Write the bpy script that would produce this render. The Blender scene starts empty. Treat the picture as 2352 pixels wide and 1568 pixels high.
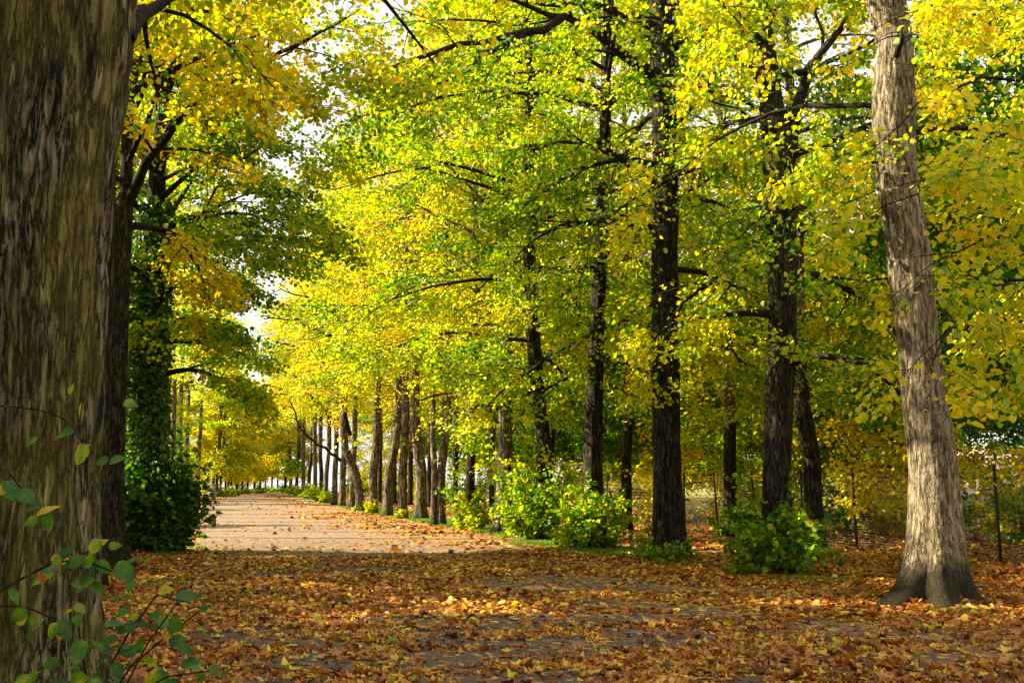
import bpy, math
import numpy as np
from mathutils import Vector

# ------------------------------------------------------------------ camera, sky, sun, exposure
sc = bpy.context.scene
C = sc.collection
F = 2522.0                       # focal length in units of a 2352 px wide picture
PITCH = math.atan(328.0 / F)
CAM_H = 1.6
cam_data = bpy.data.cameras.new("camera")
cam = bpy.data.objects.new("camera", cam_data)
C.objects.link(cam)
cam.location = (0, 0, CAM_H)
cam.rotation_euler = (math.pi / 2 + PITCH, 0, 0)
cam_data.sensor_width = 36
cam_data.lens = F / 2352 * 36
cam_data.clip_end = 5000
sc.camera = cam

SUN_EL = math.radians(29)
SUN_Y = 0.10                     # the sun stands to the left, a touch ahead of the camera
sun_dir = Vector((-math.cos(SUN_EL), SUN_Y, math.sin(SUN_EL))).normalized()
sd = bpy.data.lights.new("sun", 'SUN')
sd.energy = 5.0
sd.angle = math.radians(0.6)
sd.color = (1.0, 0.86, 0.62)
sun = bpy.data.objects.new("sun", sd)
sun.rotation_euler = (-sun_dir).to_track_quat('-Z', 'Y').to_euler()
sun.location = (-60, 10, 60)
C.objects.link(sun)

world = bpy.data.worlds.new("World")
sc.world = world
world.use_nodes = True
wn, wl = world.node_tree.nodes, world.node_tree.links
bg = wn["Background"]
sky = wn.new("ShaderNodeTexSky")
sky.sky_type = 'NISHITA'
sky.sun_disc = False
sky.sun_elevation = SUN_EL
sky.sun_rotation = math.atan2(sun_dir.x, sun_dir.y)
sky.dust_density = 2.5
tc = wn.new("ShaderNodeTexCoord")
nz = wn.new("ShaderNodeTexNoise")
nz.inputs["Scale"].default_value = 2.2
nz.inputs["Detail"].default_value = 5
rp = wn.new("ShaderNodeValToRGB")
rp.color_ramp.elements[0].position = 0.30
rp.color_ramp.elements[0].color = (0.75, 0.75, 0.75, 1)
rp.color_ramp.elements[1].position = 0.62
mx = wn.new("ShaderNodeMixRGB")
mx.inputs[2].default_value = (7.2, 6.9, 7.0, 1)     # bright thin cloud
wl.new(tc.outputs["Generated"], nz.inputs["Vector"])
wl.new(nz.outputs["Fac"], rp.inputs[0])
wl.new(rp.outputs[0], mx.inputs[0])
wl.new(sky.outputs[0], mx.inputs[1])
wl.new(mx.outputs[0], bg.inputs[0])
bg.inputs[1].default_value = 0.05

sc.view_settings.view_transform = 'Standard'
sc.view_settings.look = 'None'
sc.view_settings.gamma = 1
sc.view_settings.exposure = 1.95
sc.cycles.max_bounces = 7
sc.cycles.diffuse_bounces = 4
sc.cycles.transmission_bounces = 4
sc.cycles.glossy_bounces = 2
sc.cycles.sample_clamp_indirect = 6

rng = np.random.default_rng(11)
UP = np.array([0, 0, 1.0])

# ------------------------------------------------------------------ land and picture geometry
def sm(a, b, x):
    t = np.clip((np.asarray(x, float) - a) / (b - a), 0, 1)
    return t * t * (3 - 2 * t)

def gz(x, y):
    """height of the land: level avenue, a low crest at 150 m, falling away behind it"""
    x = np.asarray(x, float); y = np.asarray(y, float)
    z = 0.6 * sm(40, 150, y)
    z = z - 26 * sm(160, 520, y)
    u = x + 0.29 * (y - 25)
    z = z + 7.0 * sm(45, 110, u) * sm(-40, 60, y) * (1 - sm(160, 400, y))
    return z

def ray(px, py):
    a, b = (px - 1176) / F, (784 - py) / F
    return np.array([a, math.cos(PITCH) - b * math.sin(PITCH), math.sin(PITCH) + b * math.cos(PITCH)])

def P(px, py, Y):
    d = ray(px, py); t = Y / d[1]
    return np.array([d[0] * t, Y, CAM_H + d[2] * t])

def G(px, py):
    d = ray(px, py)
    ts = np.concatenate([np.arange(3, 60, .02), np.arange(60, 200, .1)])
    z = CAM_H + d[2] * ts - gz(d[0] * ts, d[1] * ts)
    i = np.argmax(z < 0)
    if z[i] >= 0: i = len(ts) - 1
    t = ts[i]
    return np.array([d[0] * t, d[1] * t, float(gz(d[0] * t, d[1] * t))])

# value noise
def _h(ix, iy, iz, s):
    n = (ix * 374761393 + iy * 668265263 + iz * 2147483647 + s * 144269504) & 0xffffffff
    n = ((n ^ (n >> 13)) * 1274126177) & 0xffffffff
    return ((n ^ (n >> 16)) & 0xffff) / 65535.0

def vnoise(p, s=0):
    p = np.asarray(p, float)
    i = np.floor(p).astype(np.int64); f = p - i; f = f * f * (3 - 2 * f)
    r = 0
    for dx in (0, 1):
        for dy in (0, 1):
            for dz in (0, 1):
                w = (f[..., 0] if dx else 1 - f[..., 0]) * (f[..., 1] if dy else 1 - f[..., 1]) * (f[..., 2] if dz else 1 - f[..., 2])
                r = r + w * _h(i[..., 0] + dx, i[..., 1] + dy, i[..., 2] + dz, s)
    return r

def fbm(p, s=0, o=4):
    r, a, t = 0, .5, 0
    for k in range(o):
        r = r + a * vnoise(p * (2.03 ** k), s + k); t += a; a *= .5
    return r / t

# ------------------------------------------------------------------ object helpers
def tag(o, label=None, cat=None, group=None, kind=None):
    if label: o["label"] = label
    if cat: o["category"] = cat
    if group: o["group"] = group
    if kind: o["kind"] = kind
    return o

def empty(name, loc):
    o = bpy.data.objects.new(name, None)
    o.empty_display_size = .3
    o.location = [float(v) for v in loc]
    C.objects.link(o)
    return o

def raw_mesh(name, verts, faces_list, tint=None, smooth=False):
    """faces_list: list of (M,k) int arrays"""
    verts = np.asarray(verts, np.float32)
    me = bpy.data.meshes.new(name)
    me.vertices.add(len(verts)); me.vertices.foreach_set("co", verts.ravel())
    loops = np.concatenate([f.ravel() for f in faces_list]).astype(np.int32)
    tot = np.concatenate([np.full(len(f), f.shape[1], np.int32) for f in faces_list])
    st = np.concatenate([[0], np.cumsum(tot)[:-1]]).astype(np.int32)
    me.loops.add(len(loops)); me.loops.foreach_set("vertex_index", loops)
    me.polygons.add(len(tot)); me.polygons.foreach_set("loop_start", st); me.polygons.foreach_set("loop_total", tot)
    if smooth: me.polygons.foreach_set("use_smooth", np.ones(len(tot), bool))
    if tint is not None:
        a = me.attributes.new("tint", 'FLOAT', 'POINT'); a.data.foreach_set("value", np.asarray(tint, np.float32))
    me.update(calc_edges=True)
    return me

def link(name, me, m, parent=None, loc=None):
    if m is not None and not me.materials: me.materials.append(m)
    o = bpy.data.objects.new(name, me)
    C.objects.link(o)
    if parent is not None: o.parent = parent
    if loc is not None: o.location = [float(v) for v in loc]
    return o

def join(parts):
    vs, fs, ts, n = [], [], [], 0
    for p in parts:
        v, f = p[0], p[1]
        vs.append(v); fs += [a + n for a in f]; n += len(v)
        if len(p) > 2: ts.append(p[2])
    return np.concatenate(vs), fs, (np.concatenate(ts) if ts else None)

def box(x0, x1, y0, y1, z0, z1):
    v = np.array([[x, y, z] for z in (z0, z1) for y in (y0, y1) for x in (x0, x1)], float)
    f = np.array([[0, 2, 3, 1], [4, 5, 7, 6], [0, 1, 5, 4], [2, 6, 7, 3], [0, 4, 6, 2], [1, 3, 7, 5]])
    return v, [f]

def tubes(pts, rad, k):
    """pts (M,n,3), rad (M,n) -> verts, quads"""
    M, n, _ = pts.shape
    tan = np.gradient(pts, axis=1)
    tan /= np.linalg.norm(tan, axis=2, keepdims=True) + 1e-9
    mean = tan.mean(1)
    ref = np.where(np.abs(mean[:, 2:3]) > .75, np.array([[1., 0, 0]]), np.array([[0, 0, 1.]]))[:, None, :]
    a = np.cross(tan, np.broadcast_to(ref, tan.shape)); a /= np.linalg.norm(a, axis=2, keepdims=True) + 1e-9
    b = np.cross(tan, a)
    th = np.arange(k) * 2 * math.pi / k
    v = pts[:, :, None, :] + rad[:, :, None, None] * (a[:, :, None, :] * np.cos(th)[None, None, :, None] + b[:, :, None, :] * np.sin(th)[None, None, :, None])
    idx = np.arange(M * n * k).reshape(M, n, k)
    j = np.roll(idx, -1, axis=2)
    q = np.stack([idx[:, :-1], j[:, :-1], j[:, 1:], idx[:, 1:]], -1).reshape(-1, 4)
    return v.reshape(-1, 3), [q]

def resample(pl, n):
    pl = np.asarray(pl, float)
    d = np.concatenate([[0], np.cumsum(np.linalg.norm(np.diff(pl[:, :3], axis=0), axis=1))])
    t = np.linspace(0, d[-1], n)
    # smooth (catmull) interpolation
    out = np.stack([np.interp(t, d, pl[:, k]) for k in range(pl.shape[1])], 1)
    for _ in range(2):
        out[1:-1] = out[1:-1] * .5 + (out[:-2] + out[2:]) * .25
    return out

# ------------------------------------------------------------------ materials
def new_mat(name):
    m = bpy.data.materials.new(name); m.use_nodes = True
    nt = m.node_tree
    b = nt.nodes["Principled BSDF"]
    return m, nt.nodes, nt.links, b

def ramp(N, stops):
    r = N.new("ShaderNodeValToRGB")
    cr = r.color_ramp
    while len(cr.elements) > 1: cr.elements.remove(cr.elements[-1])
    cr.elements[0].position = stops[0][0]; cr.elements[0].color = (*stops[0][1], 1)
    for p, c in stops[1:]:
        e = cr.elements.new(p); e.color = (*c, 1)
    return r

def mth(N, L, op, a, b=None, clamp=False):
    n = N.new("ShaderNodeMath"); n.operation = op; n.use_clamp = clamp
    for i, v in enumerate((a, b)):
        if v is None: continue
        if isinstance(v, (int, float)): n.inputs[i].default_value = v
        else: L.new(v, n.inputs[i])
    return n.outputs[0]

LEAF_STOPS = [(0.0, (0.022, 0.09, 0.006)), (0.28, (0.065, 0.19, 0.010)), (0.46, (0.27, 0.43, 0.012)),
              (0.64, (0.62, 0.57, 0.014)), (0.86, (0.82, 0.57, 0.010)), (1.0, (0.76, 0.36, 0.015))]

def leaf_mat(name, stops=LEAF_STOPS, trans=.55, rnd=.12, blotch=0.0):
    m, N, L, b = new_mat(name)
    at = N.new("ShaderNodeAttribute"); at.attribute_name = "tint"
    oi = N.new("ShaderNodeObjectInfo")
    r = mth(N, L, 'MULTIPLY', mth(N, L, 'SUBTRACT', oi.outputs["Random"], .5), rnd)
    v = mth(N, L, 'ADD', at.outputs["Fac"], r)
    if blotch:
        t = N.new("ShaderNodeTexCoord"); n = N.new("ShaderNodeTexNoise"); n.inputs["Scale"].default_value = 22
        L.new(t.outputs["Object"], n.inputs["Vector"])
        s = mth(N, L, 'MULTIPLY', mth(N, L, 'SUBTRACT', n.outputs["Fac"], .5), blotch)
        v = mth(N, L, 'ADD', v, s)
    rr = ramp(N, stops); L.new(v, rr.inputs[0])
    L.new(rr.outputs[0], b.inputs["Base Color"])
    b.inputs["Roughness"].default_value = .42
    b.inputs["Specular IOR Level"].default_value = .35
    tr = N.new("ShaderNodeBsdfTranslucent")
    hs = N.new("ShaderNodeHueSaturation"); hs.inputs["Saturation"].default_value = 1.1; hs.inputs["Value"].default_value = 1.25
    L.new(rr.outputs[0], hs.inputs["Color"]); L.new(hs.outputs[0], tr.inputs[0])
    mix = N.new("ShaderNodeMixShader"); mix.inputs[0].default_value = trans
    L.new(b.outputs[0], mix.inputs[1]); L.new(tr.outputs[0], mix.inputs[2])
    L.new(mix.outputs[0], N["Material Output"].inputs[0])
    return m

def bark_mat(name, furrow, mid, pale, moss, moss_amt, lichen, fx=16, fz=1.7, bump=.03, base_moss=.5, lth=.6, dark_foot=0.0, crack=11.0):
    m, N, L, b = new_mat(name)
    tc = N.new("ShaderNodeTexCoord")
    def noise(sx, sz, det, rough=.6, dist=0.0, off=0.0):
        mp = N.new("ShaderNodeMapping"); mp.inputs["Scale"].default_value = (sx, sx, sz); mp.inputs["Location"].default_value = (off, off * 1.7, off * .6)
        L.new(tc.outputs["Object"], mp.inputs[0])
        n = N.new("ShaderNodeTexNoise"); n.inputs["Scale"].default_value = 1.0; n.inputs["Detail"].default_value = det
        n.inputs["Roughness"].default_value = rough; n.inputs["Distortion"].default_value = dist
        L.new(mp.outputs[0], n.inputs["Vector"])
        return n.outputs["Fac"]
    streak = noise(fx, fz, 6, .66, 0)
    cr = noise(fx * .8, fz * .9, 4, .55, .12, 7.3)
    fine = noise(55, 28, 4, .7)
    big = noise(2.2, .7, 4, .55, .3, 3.1)
    blot = noise(9, 7, 7, .72, 0, 11.0)
    cracks = mth(N, L, 'MULTIPLY', mth(N, L, 'ABSOLUTE', mth(N, L, 'SUBTRACT', cr, .5)), crack, True)
    plate = mth(N, L, 'MULTIPLY', mth(N, L, 'SUBTRACT', streak, .34), 3.4, True)
    rel = mth(N, L, 'ADD', mth(N, L, 'MULTIPLY', mth(N, L, 'MULTIPLY', plate, cracks), .8), mth(N, L, 'MULTIPLY', mth(N, L, 'SUBTRACT', fine, .3), .5), True)
    c1 = ramp(N, [(0.0, furrow), (.18, furrow), (.45, mid), (.9, pale)]); L.new(rel, c1.inputs[0])  # furrows darkened in the colour, standing in for shade between the ridges
    mf = mth(N, L, 'MULTIPLY', mth(N, L, 'SUBTRACT', big, .56 - moss_amt * .16), 6, True)
    sx = N.new("ShaderNodeSeparateXYZ"); L.new(tc.outputs["Object"], sx.inputs[0])
    low = mth(N, L, 'MULTIPLY', mth(N, L, 'SUBTRACT', mth(N, L, 'ADD', mth(N, L, 'MULTIPLY', big, .9), base_moss - .2), sx.outputs[2]), 2.4, True)
    fac = mth(N, L, 'MAXIMUM', mth(N, L, 'MULTIPLY', mf, moss_amt), mth(N, L, 'MULTIPLY', low, .8))
    mr = ramp(N, [(0, tuple(c * .12 for c in moss)), (.35, tuple(c * .6 for c in moss)), (.9, tuple(c * 1.5 for c in moss))]); L.new(rel, mr.inputs[0])
    mm = N.new("ShaderNodeMixRGB"); L.new(fac, mm.inputs[0]); L.new(c1.outputs[0], mm.inputs[1]); L.new(mr.outputs[0], mm.inputs[2])
    ml = N.new("ShaderNodeMixRGB"); ml.inputs[2].default_value = (*lichen, 1)
    lf = mth(N, L, 'MULTIPLY', mth(N, L, 'MULTIPLY', mth(N, L, 'SUBTRACT', blot, lth), 14, True), mth(N, L, 'MULTIPLY', rel, .9), True)
    L.new(lf, ml.inputs[0]); L.new(mm.outputs[0], ml.inputs[1])
    col = ml.outputs[0]
    if dark_foot:  # foot darkened in the colour for dark moss and shade low on the trunk
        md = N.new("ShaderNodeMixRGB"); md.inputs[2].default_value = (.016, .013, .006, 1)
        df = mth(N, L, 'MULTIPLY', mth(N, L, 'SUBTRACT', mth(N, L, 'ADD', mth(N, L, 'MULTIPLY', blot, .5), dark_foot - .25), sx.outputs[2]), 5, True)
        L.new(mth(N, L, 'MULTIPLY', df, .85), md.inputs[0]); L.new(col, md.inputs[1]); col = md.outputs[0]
    L.new(col, b.inputs["Base Color"])
    b.inputs["Roughness"].default_value = .9
    b.inputs["Specular IOR Level"].default_value = .2
    bp = N.new("ShaderNodeBump"); bp.inputs["Distance"].default_value = bump; bp.inputs["Strength"].default_value = 1.0
    L.new(rel, bp.inputs["Height"]); L.new(bp.outputs[0], b.inputs["Normal"])
    return m

M_leaf = leaf_mat("lime_leaves", trans=.58)
M_dark = leaf_mat("ivy_leaves", [(0, (.018, .07, .008)), (.3, (.05, .16, .010)), (.6, (.16, .30, .015)), (1, (.55, .50, .02))], .42, .05)
M_near = leaf_mat("young_leaves", [(0, (.018, .075, .008)), (.35, (.06, .18, .014)), (.55, (.20, .32, .02)), (.75, (.62, .48, .03)), (1, (.45, .09, .02))], .45, .0, 1.1)
def add_veins(m):
    N, L = m.node_tree.nodes, m.node_tree.links; b = N["Principled BSDF"]
    a = N.new("ShaderNodeAttribute"); a.attribute_name = "along"; c = N.new("ShaderNodeAttribute"); c.attribute_name = "across"
    ac = mth(N, L, 'ABSOLUTE', c.outputs["Fac"])
    fr = mth(N, L, 'FRACT', mth(N, L, 'MULTIPLY', mth(N, L, 'SUBTRACT', a.outputs["Fac"], mth(N, L, 'MULTIPLY', ac, .22)), 8.0))
    sv = mth(N, L, 'MULTIPLY', mth(N, L, 'SUBTRACT', .16, mth(N, L, 'ABSOLUTE', mth(N, L, 'SUBTRACT', fr, .5))), 7, True)
    mid = mth(N, L, 'MULTIPLY', mth(N, L, 'SUBTRACT', .10, ac), 12, True)
    v = mth(N, L, 'MAXIMUM', sv, mid)
    old = b.inputs["Base Color"].links[0].from_socket
    mx_ = N.new("ShaderNodeMixRGB"); mx_.inputs[2].default_value = (.30, .36, .09, 1)
    L.new(mth(N, L, 'MULTIPLY', v, .38), mx_.inputs[0]); L.new(old, mx_.inputs[1]); L.new(mx_.outputs[0], b.inputs["Base Color"])
    bp = N.new("ShaderNodeBump"); bp.inputs["Distance"].default_value = .0015; bp.invert = True
    L.new(v, bp.inputs["Height"]); L.new(bp.outputs[0], b.inputs["Normal"])
add_veins(M_near)
M_fall = leaf_mat("fallen_leaf_colours", [(0, (.06, .022, .010)), (.2, (.20, .062, .016)), (.45, (.42, .145, .026)), (.62, (.58, .28, .055)), (.78, (.70, .42, .07)), (.9, (.78, .56, .03)), (1, (.2, .28, .03))], .2, 0, 0)
M_grass = leaf_mat("grass_blades", [(0, (.04, .12, .008)), (.6, (.13, .26, .015)), (1, (.35, .36, .03))], .4, 0)
B_big = bark_mat("bark_deep_furrowed", (.004, .003, .002), (.13, .098, .050), (.36, .30, .20), (.19, .165, .026), .9, (.20, .21, .15), 19, 2.2, .04, .3, .60, 0, 14)
B_pale = bark_mat("bark_pale_lichen", (.022, .016, .008), (.15, .118, .068), (.40, .33, .21), (.10, .10, .018), .45, (.13, .12, .085), 22, 4.5, .018, .45, .54, .66, 45)
B_mid = bark_mat("bark_brown", (.003, .002, .0015), (.030, .021, .011), (.115, .085, .048), (.035, .037, .007), .6, (.10, .085, .055), 17, 3.2, .03, .45, .62, .30, 14)
B_far = bark_mat("bark_far", (.03, .02, .012), (.17, .135, .09), (.34, .28, .19), (.12, .12, .035), .5, (.30, .27, .20), 13, 2.4, .03, .4, .6, .3)
B_twig = bark_mat("twig_bark", (.006, .004, .003), (.022, .016, .010), (.060, .045, .028), (.035, .035, .010), .3, (.07, .065, .05), 30, 8, .006, -5, .66)

def road_u(N, L):
    tc = N.new("ShaderNodeTexCoord"); s = N.new("ShaderNodeSeparateXYZ"); L.new(tc.outputs["Object"], s.inputs[0])
    u = mth(N, L, 'ADD', s.outputs[0], mth(N, L, 'SUBTRACT', mth(N, L, 'MULTIPLY', s.outputs[1], .29), 7.25))
    return tc, s, u

def litter_nodes(N, L, tc, scale):
    mp = N.new("ShaderNodeMapping"); mp.inputs["Scale"].default_value = (1, 1, 0)
    L.new(tc.outputs["Object"], mp.inputs[0])
    v = N.new("ShaderNodeTexVoronoi"); v.inputs["Scale"].default_value = scale; L.new(mp.outputs[0], v.inputs["Vector"])
    s = N.new("ShaderNodeSeparateColor"); L.new(v.outputs["Color"], s.inputs[0])
    r = ramp(N, [(0, (.06, .025, .012)), (.25, (.16, .06, .02)), (.5, (.30, .13, .03)), (.75, (.42, .21, .05)), (1, (.56, .38, .05))])
    L.new(s.outputs[0], r.inputs[0])
    return r.outputs[0], s.outputs[1], mp, v

# ground: soil with litter, mown grass band along the trees, meadow beyond the fence
M_ground, N, L, b = new_mat("ground_soil_and_grass")
tc, s, u = road_u(N, L)
lit, rnd, mp, vor = litter_nodes(N, L, tc, 11)
n1 = N.new("ShaderNodeTexNoise"); n1.inputs["Scale"].default_value = .55; n1.inputs["Detail"].default_value = 6; L.new(tc.outputs["Object"], n1.inputs["Vector"])
n2 = N.new("ShaderNodeTexNoise"); n2.inputs["Scale"].default_value = 14; n2.inputs["Detail"].default_value = 5; L.new(tc.outputs["Object"], n2.inputs["Vector"])
gr = ramp(N, [(.3, (.05, .10, .010)), (.7, (.16, .24, .020))]); L.new(n2.outputs["Fac"], gr.inputs[0])
band = mth(N, L, 'SUBTRACT', 1.0, mth(N, L, 'MULTIPLY', mth(N, L, 'ABSOLUTE', mth(N, L, 'SUBTRACT', u, 2.2)), .55), True)
fary = mth(N, L, 'MULTIPLY', mth(N, L, 'SUBTRACT', s.outputs[1], 24), .06, True)
g1 = mth(N, L, 'MULTIPLY', mth(N, L, 'MULTIPLY', band, fary), mth(N, L, 'MULTIPLY', mth(N, L, 'SUBTRACT', n1.outputs["Fac"], .36), 9, True))
mead = mth(N, L, 'MULTIPLY', mth(N, L, 'SUBTRACT', u, 15), .3, True)
left = mth(N, L, 'MULTIPLY', mth(N, L, 'SUBTRACT', -11.0, u), .5, True)
g = mth(N, L, 'MAXIMUM', mth(N, L, 'MAXIMUM', g1, mead), left)
g = mth(N, L, 'MULTIPLY', g, mth(N, L, 'ADD', mth(N, L, 'MULTIPLY', mth(N, L, 'GREATER_THAN', rnd, .3), .8), .2))
mm = N.new("ShaderNodeMixRGB"); L.new(g, mm.inputs[0]); L.new(lit, mm.inputs[1]); L.new(gr.outputs[0], mm.inputs[2])
L.new(mm.outputs[0], b.inputs["Base Color"]); b.inputs["Roughness"].default_value = .95
bp = N.new("ShaderNodeBump"); bp.inputs["Distance"].default_value = .03; L.new(vor.outputs["Distance"], bp.inputs["Height"]); L.new(bp.outputs[0], b.inputs["Normal"])

# road: worn reddish grey tarmac with leaf fragments
M_road, N, L, b = new_mat("worn_tarmac")
tc, s, u = road_u(N, L)
lit, rnd, mp, vor = litter_nodes(N, L, tc, 13)
n1 = N.new("ShaderNodeTexNoise"); n1.inputs["Scale"].default_value = .35; n1.inputs["Detail"].default_value = 7; n1.inputs["Roughness"].default_value = .65; L.new(tc.outputs["Object"], n1.inputs["Vector"])
n2 = N.new("ShaderNodeTexNoise"); n2.inputs["Scale"].default_value = 90; n2.inputs["Detail"].default_value = 3; L.new(tc.outputs["Object"], n2.inputs["Vector"])
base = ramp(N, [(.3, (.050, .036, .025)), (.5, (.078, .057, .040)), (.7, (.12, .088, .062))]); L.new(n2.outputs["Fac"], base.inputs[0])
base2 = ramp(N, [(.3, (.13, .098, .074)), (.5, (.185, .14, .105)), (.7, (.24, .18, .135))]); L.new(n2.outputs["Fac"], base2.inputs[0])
mb = N.new("ShaderNodeMixRGB"); L.new(mth(N, L, 'MULTIPLY', mth(N, L, 'SUBTRACT', s.outputs[1], 22), .08, True), mb.inputs[0])  # shaded near tarmac darker, sunlit far stretch paler: light difference put into the colour
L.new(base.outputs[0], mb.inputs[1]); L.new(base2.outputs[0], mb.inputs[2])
mpb = N.new("ShaderNodeMapping"); mpb.inputs["Scale"].default_value = (.02, .11, 1); L.new(tc.outputs["Object"], mpb.inputs[0])
nb = N.new("ShaderNodeTexNoise"); nb.inputs["Scale"].default_value = 1.0; nb.inputs["Detail"].default_value = 3; L.new(mpb.outputs[0], nb.inputs["Vector"])
amt = mth(N, L, 'MULTIPLY', mth(N, L, 'SUBTRACT', n1.outputs["Fac"], .40), 1.5, True)
amt = mth(N, L, 'ADD', amt, mth(N, L, 'MULTIPLY', mth(N, L, 'SUBTRACT', nb.outputs["Fac"], .58), 3, True), True)
amt = mth(N, L, 'ADD', amt, mth(N, L, 'MULTIPLY', mth(N, L, 'SUBTRACT', u, -2.5), .14, True), True)
fl = mth(N, L, 'LESS_THAN', rnd, mth(N, L, 'ADD', amt, .03))
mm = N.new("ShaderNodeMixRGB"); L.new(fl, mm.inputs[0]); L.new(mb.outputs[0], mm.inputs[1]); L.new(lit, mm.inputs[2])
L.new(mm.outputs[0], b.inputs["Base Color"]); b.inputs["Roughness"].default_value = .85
bp = N.new("ShaderNodeBump"); bp.inputs["Distance"].default_value = .006; L.new(n2.outputs["Fac"], bp.inputs["Height"]); L.new(bp.outputs[0], b.inputs["Normal"])

def plain(name, col, rough=.7, metal=0, noise=.25, scale=12):
    m, N, L, b = new_mat(name)
    tc = N.new("ShaderNodeTexCoord"); n = N.new("ShaderNodeTexNoise"); n.inputs["Scale"].default_value = scale; n.inputs["Detail"].default_value = 6
    L.new(tc.outputs["Object"], n.inputs["Vector"])
    r = ramp(N, [(.3, tuple(c * (1 - noise) for c in col)), (.7, tuple(min(1, c * (1 + noise)) for c in col))])
    L.new(n.outputs["Fac"], r.inputs[0]); L.new(r.outputs[0], b.inputs["Base Color"])
    b.inputs["Roughness"].default_value = rough; b.inputs["Metallic"].default_value = metal
    bp = N.new("ShaderNodeBump"); bp.inputs["Distance"].default_value = .01; bp.inputs["Strength"].default_value = .5
    L.new(n.outputs["Fac"], bp.inputs["Height"]); L.new(bp.outputs[0], b.inputs["Normal"])
    return m

# ------------------------------------------------------------------ ground and road
xs = np.unique(np.concatenate([np.linspace(-600, -60, 28), np.linspace(-60, 60, 61), np.linspace(60, 600, 28)]))
ys = np.unique(np.concatenate([np.linspace(-80, 40, 25), np.linspace(40, 200, 65), np.linspace(200, 560, 37), np.linspace(560, 2500, 12)]))
X, Y = np.meshgrid(xs, ys)
V = np.stack([X, Y, gz(X, Y)], -1).reshape(-1, 3)
idx = np.arange(V.shape[0]).reshape(X.shape)
Q = np.stack([idx[:-1, :-1], idx[:-1, 1:], idx[1:, 1:], idx[1:, :-1]], -1).reshape(-1, 4)
tag(link("ground", raw_mesh("ground", V, [Q], smooth=True), M_ground), kind="structure")

edgeL = np.array([G(*p)[:2] for p in [(392, 1280), (425, 1235), (447, 1200), (466, 1165), (497, 1147), (560, 1137), (628, 1131)]])
edgeR = np.array([G(*p)[:2] for p in [(1330, 1275), (1100, 1222), (975, 1200), (860, 1180), (760, 1160), (690, 1146), (650, 1135), (634, 1130)]])
def side(e, y, near):
    x = np.interp(y, e[:, 1], e[:, 0]); s0 = -.29
    return np.where(y < e[0, 1], e[0, 0] + s0 * (y - e[0, 1]), x)
ry = np.concatenate([np.linspace(-40, 40, 41), np.linspace(42, 150, 55)])
wob = (fbm(np.stack([ry * .35, ry * 0, ry * 0], -1), 5) - .5)
xl = side(edgeL, ry, 0) + wob * .7; xr = side(edgeR, ry, 0) - wob * .9
t = np.linspace(0, 1, 9)
X = xl[:, None] * (1 - t) + xr[:, None] * t; Y = np.repeat(ry[:, None], 9, 1)
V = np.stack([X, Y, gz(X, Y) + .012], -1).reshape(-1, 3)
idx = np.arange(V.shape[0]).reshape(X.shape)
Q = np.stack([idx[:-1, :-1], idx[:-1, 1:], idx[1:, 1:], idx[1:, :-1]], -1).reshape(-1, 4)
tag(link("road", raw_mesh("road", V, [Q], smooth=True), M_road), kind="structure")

M_verge, N, L, b = new_mat("leaf_strewn_verge_grass")
tc, s, u = road_u(N, L)
lit, rnd, mp, vor = litter_nodes(N, L, tc, 11)
n1 = N.new("ShaderNodeTexNoise"); n1.inputs["Scale"].default_value = 1.1; n1.inputs["Detail"].default_value = 6; L.new(tc.outputs["Object"], n1.inputs["Vector"])
n2 = N.new("ShaderNodeTexNoise"); n2.inputs["Scale"].default_value = 18; n2.inputs["Detail"].default_value = 5; L.new(tc.outputs["Object"], n2.inputs["Vector"])
gr = ramp(N, [(.3, (.06, .13, .010)), (.7, (.19, .27, .020))]); L.new(n2.outputs["Fac"], gr.inputs[0])
g = mth(N, L, 'GREATER_THAN', mth(N, L, 'ADD', mth(N, L, 'MULTIPLY', rnd, .35), n1.outputs["Fac"]), .60)
mm = N.new("ShaderNodeMixRGB"); L.new(g, mm.inputs[0]); L.new(lit, mm.inputs[1]); L.new(gr.outputs[0], mm.inputs[2])
L.new(mm.outputs[0], b.inputs["Base Color"]); b.inputs["Roughness"].default_value = .95
vy = np.linspace(26, 148, 90); wv_ = fbm(np.stack([vy * .6, vy * 0, vy * 0], -1), 8)
x0_ = np.interp(vy, ry, xr) + .05; x1_ = x0_ + 1.6 + wv_ * 1.4
t = np.linspace(0, 1, 5); X = x0_[:, None] * (1 - t) + x1_[:, None] * t; Y = np.repeat(vy[:, None], 5, 1)
V = np.stack([X, Y, gz(X, Y) + .008], -1).reshape(-1, 3); idx = np.arange(V.shape[0]).reshape(X.shape)
Q = np.stack([idx[:-1, :-1], idx[:-1, 1:], idx[1:, 1:], idx[1:, :-1]], -1).reshape(-1, 4)
tag(link("grass_verge", raw_mesh("grass_verge", V, [Q], smooth=True), M_verge), kind="structure")

# ------------------------------------------------------------------ leaves
def norm(a): return a / (np.linalg.norm(a, axis=-1, keepdims=True) + 1e-9)

HEX = np.array([[0, 0, 0], [.30, .42, .10], [.72, .36, .06], [1, 0, -.12], [.72, -.36, .06], [.30, -.42, .10]])
HEXQ = np.array([[0, 1, 2, 3], [0, 3, 4, 5]])
DIA = np.array([[0, 0, 0], [.45, .42, .08], [1, 0, -.08], [.45, -.42, .08]])
DIAQ = np.array([[0, 1, 2, 3]])
def _star():
    r = [(.0, 0), (-.12, .20), (.10, .46), (.22, .24), (.50, .50), (.58, .20), (1., 0), (.58, -.20), (.50, -.50), (.22, -.24), (.10, -.46), (-.12, -.20)]
    v = [(x, y, .10 * math.sin(9 * x + 7 * y) + .12 * abs(y)) for x, y in r]
    v.append((.33, 0, -.05))
    return np.array(v), np.array([[i, (i + 1) % 12, 12] for i in range(12)])
STAR, STARQ = _star()

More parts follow.
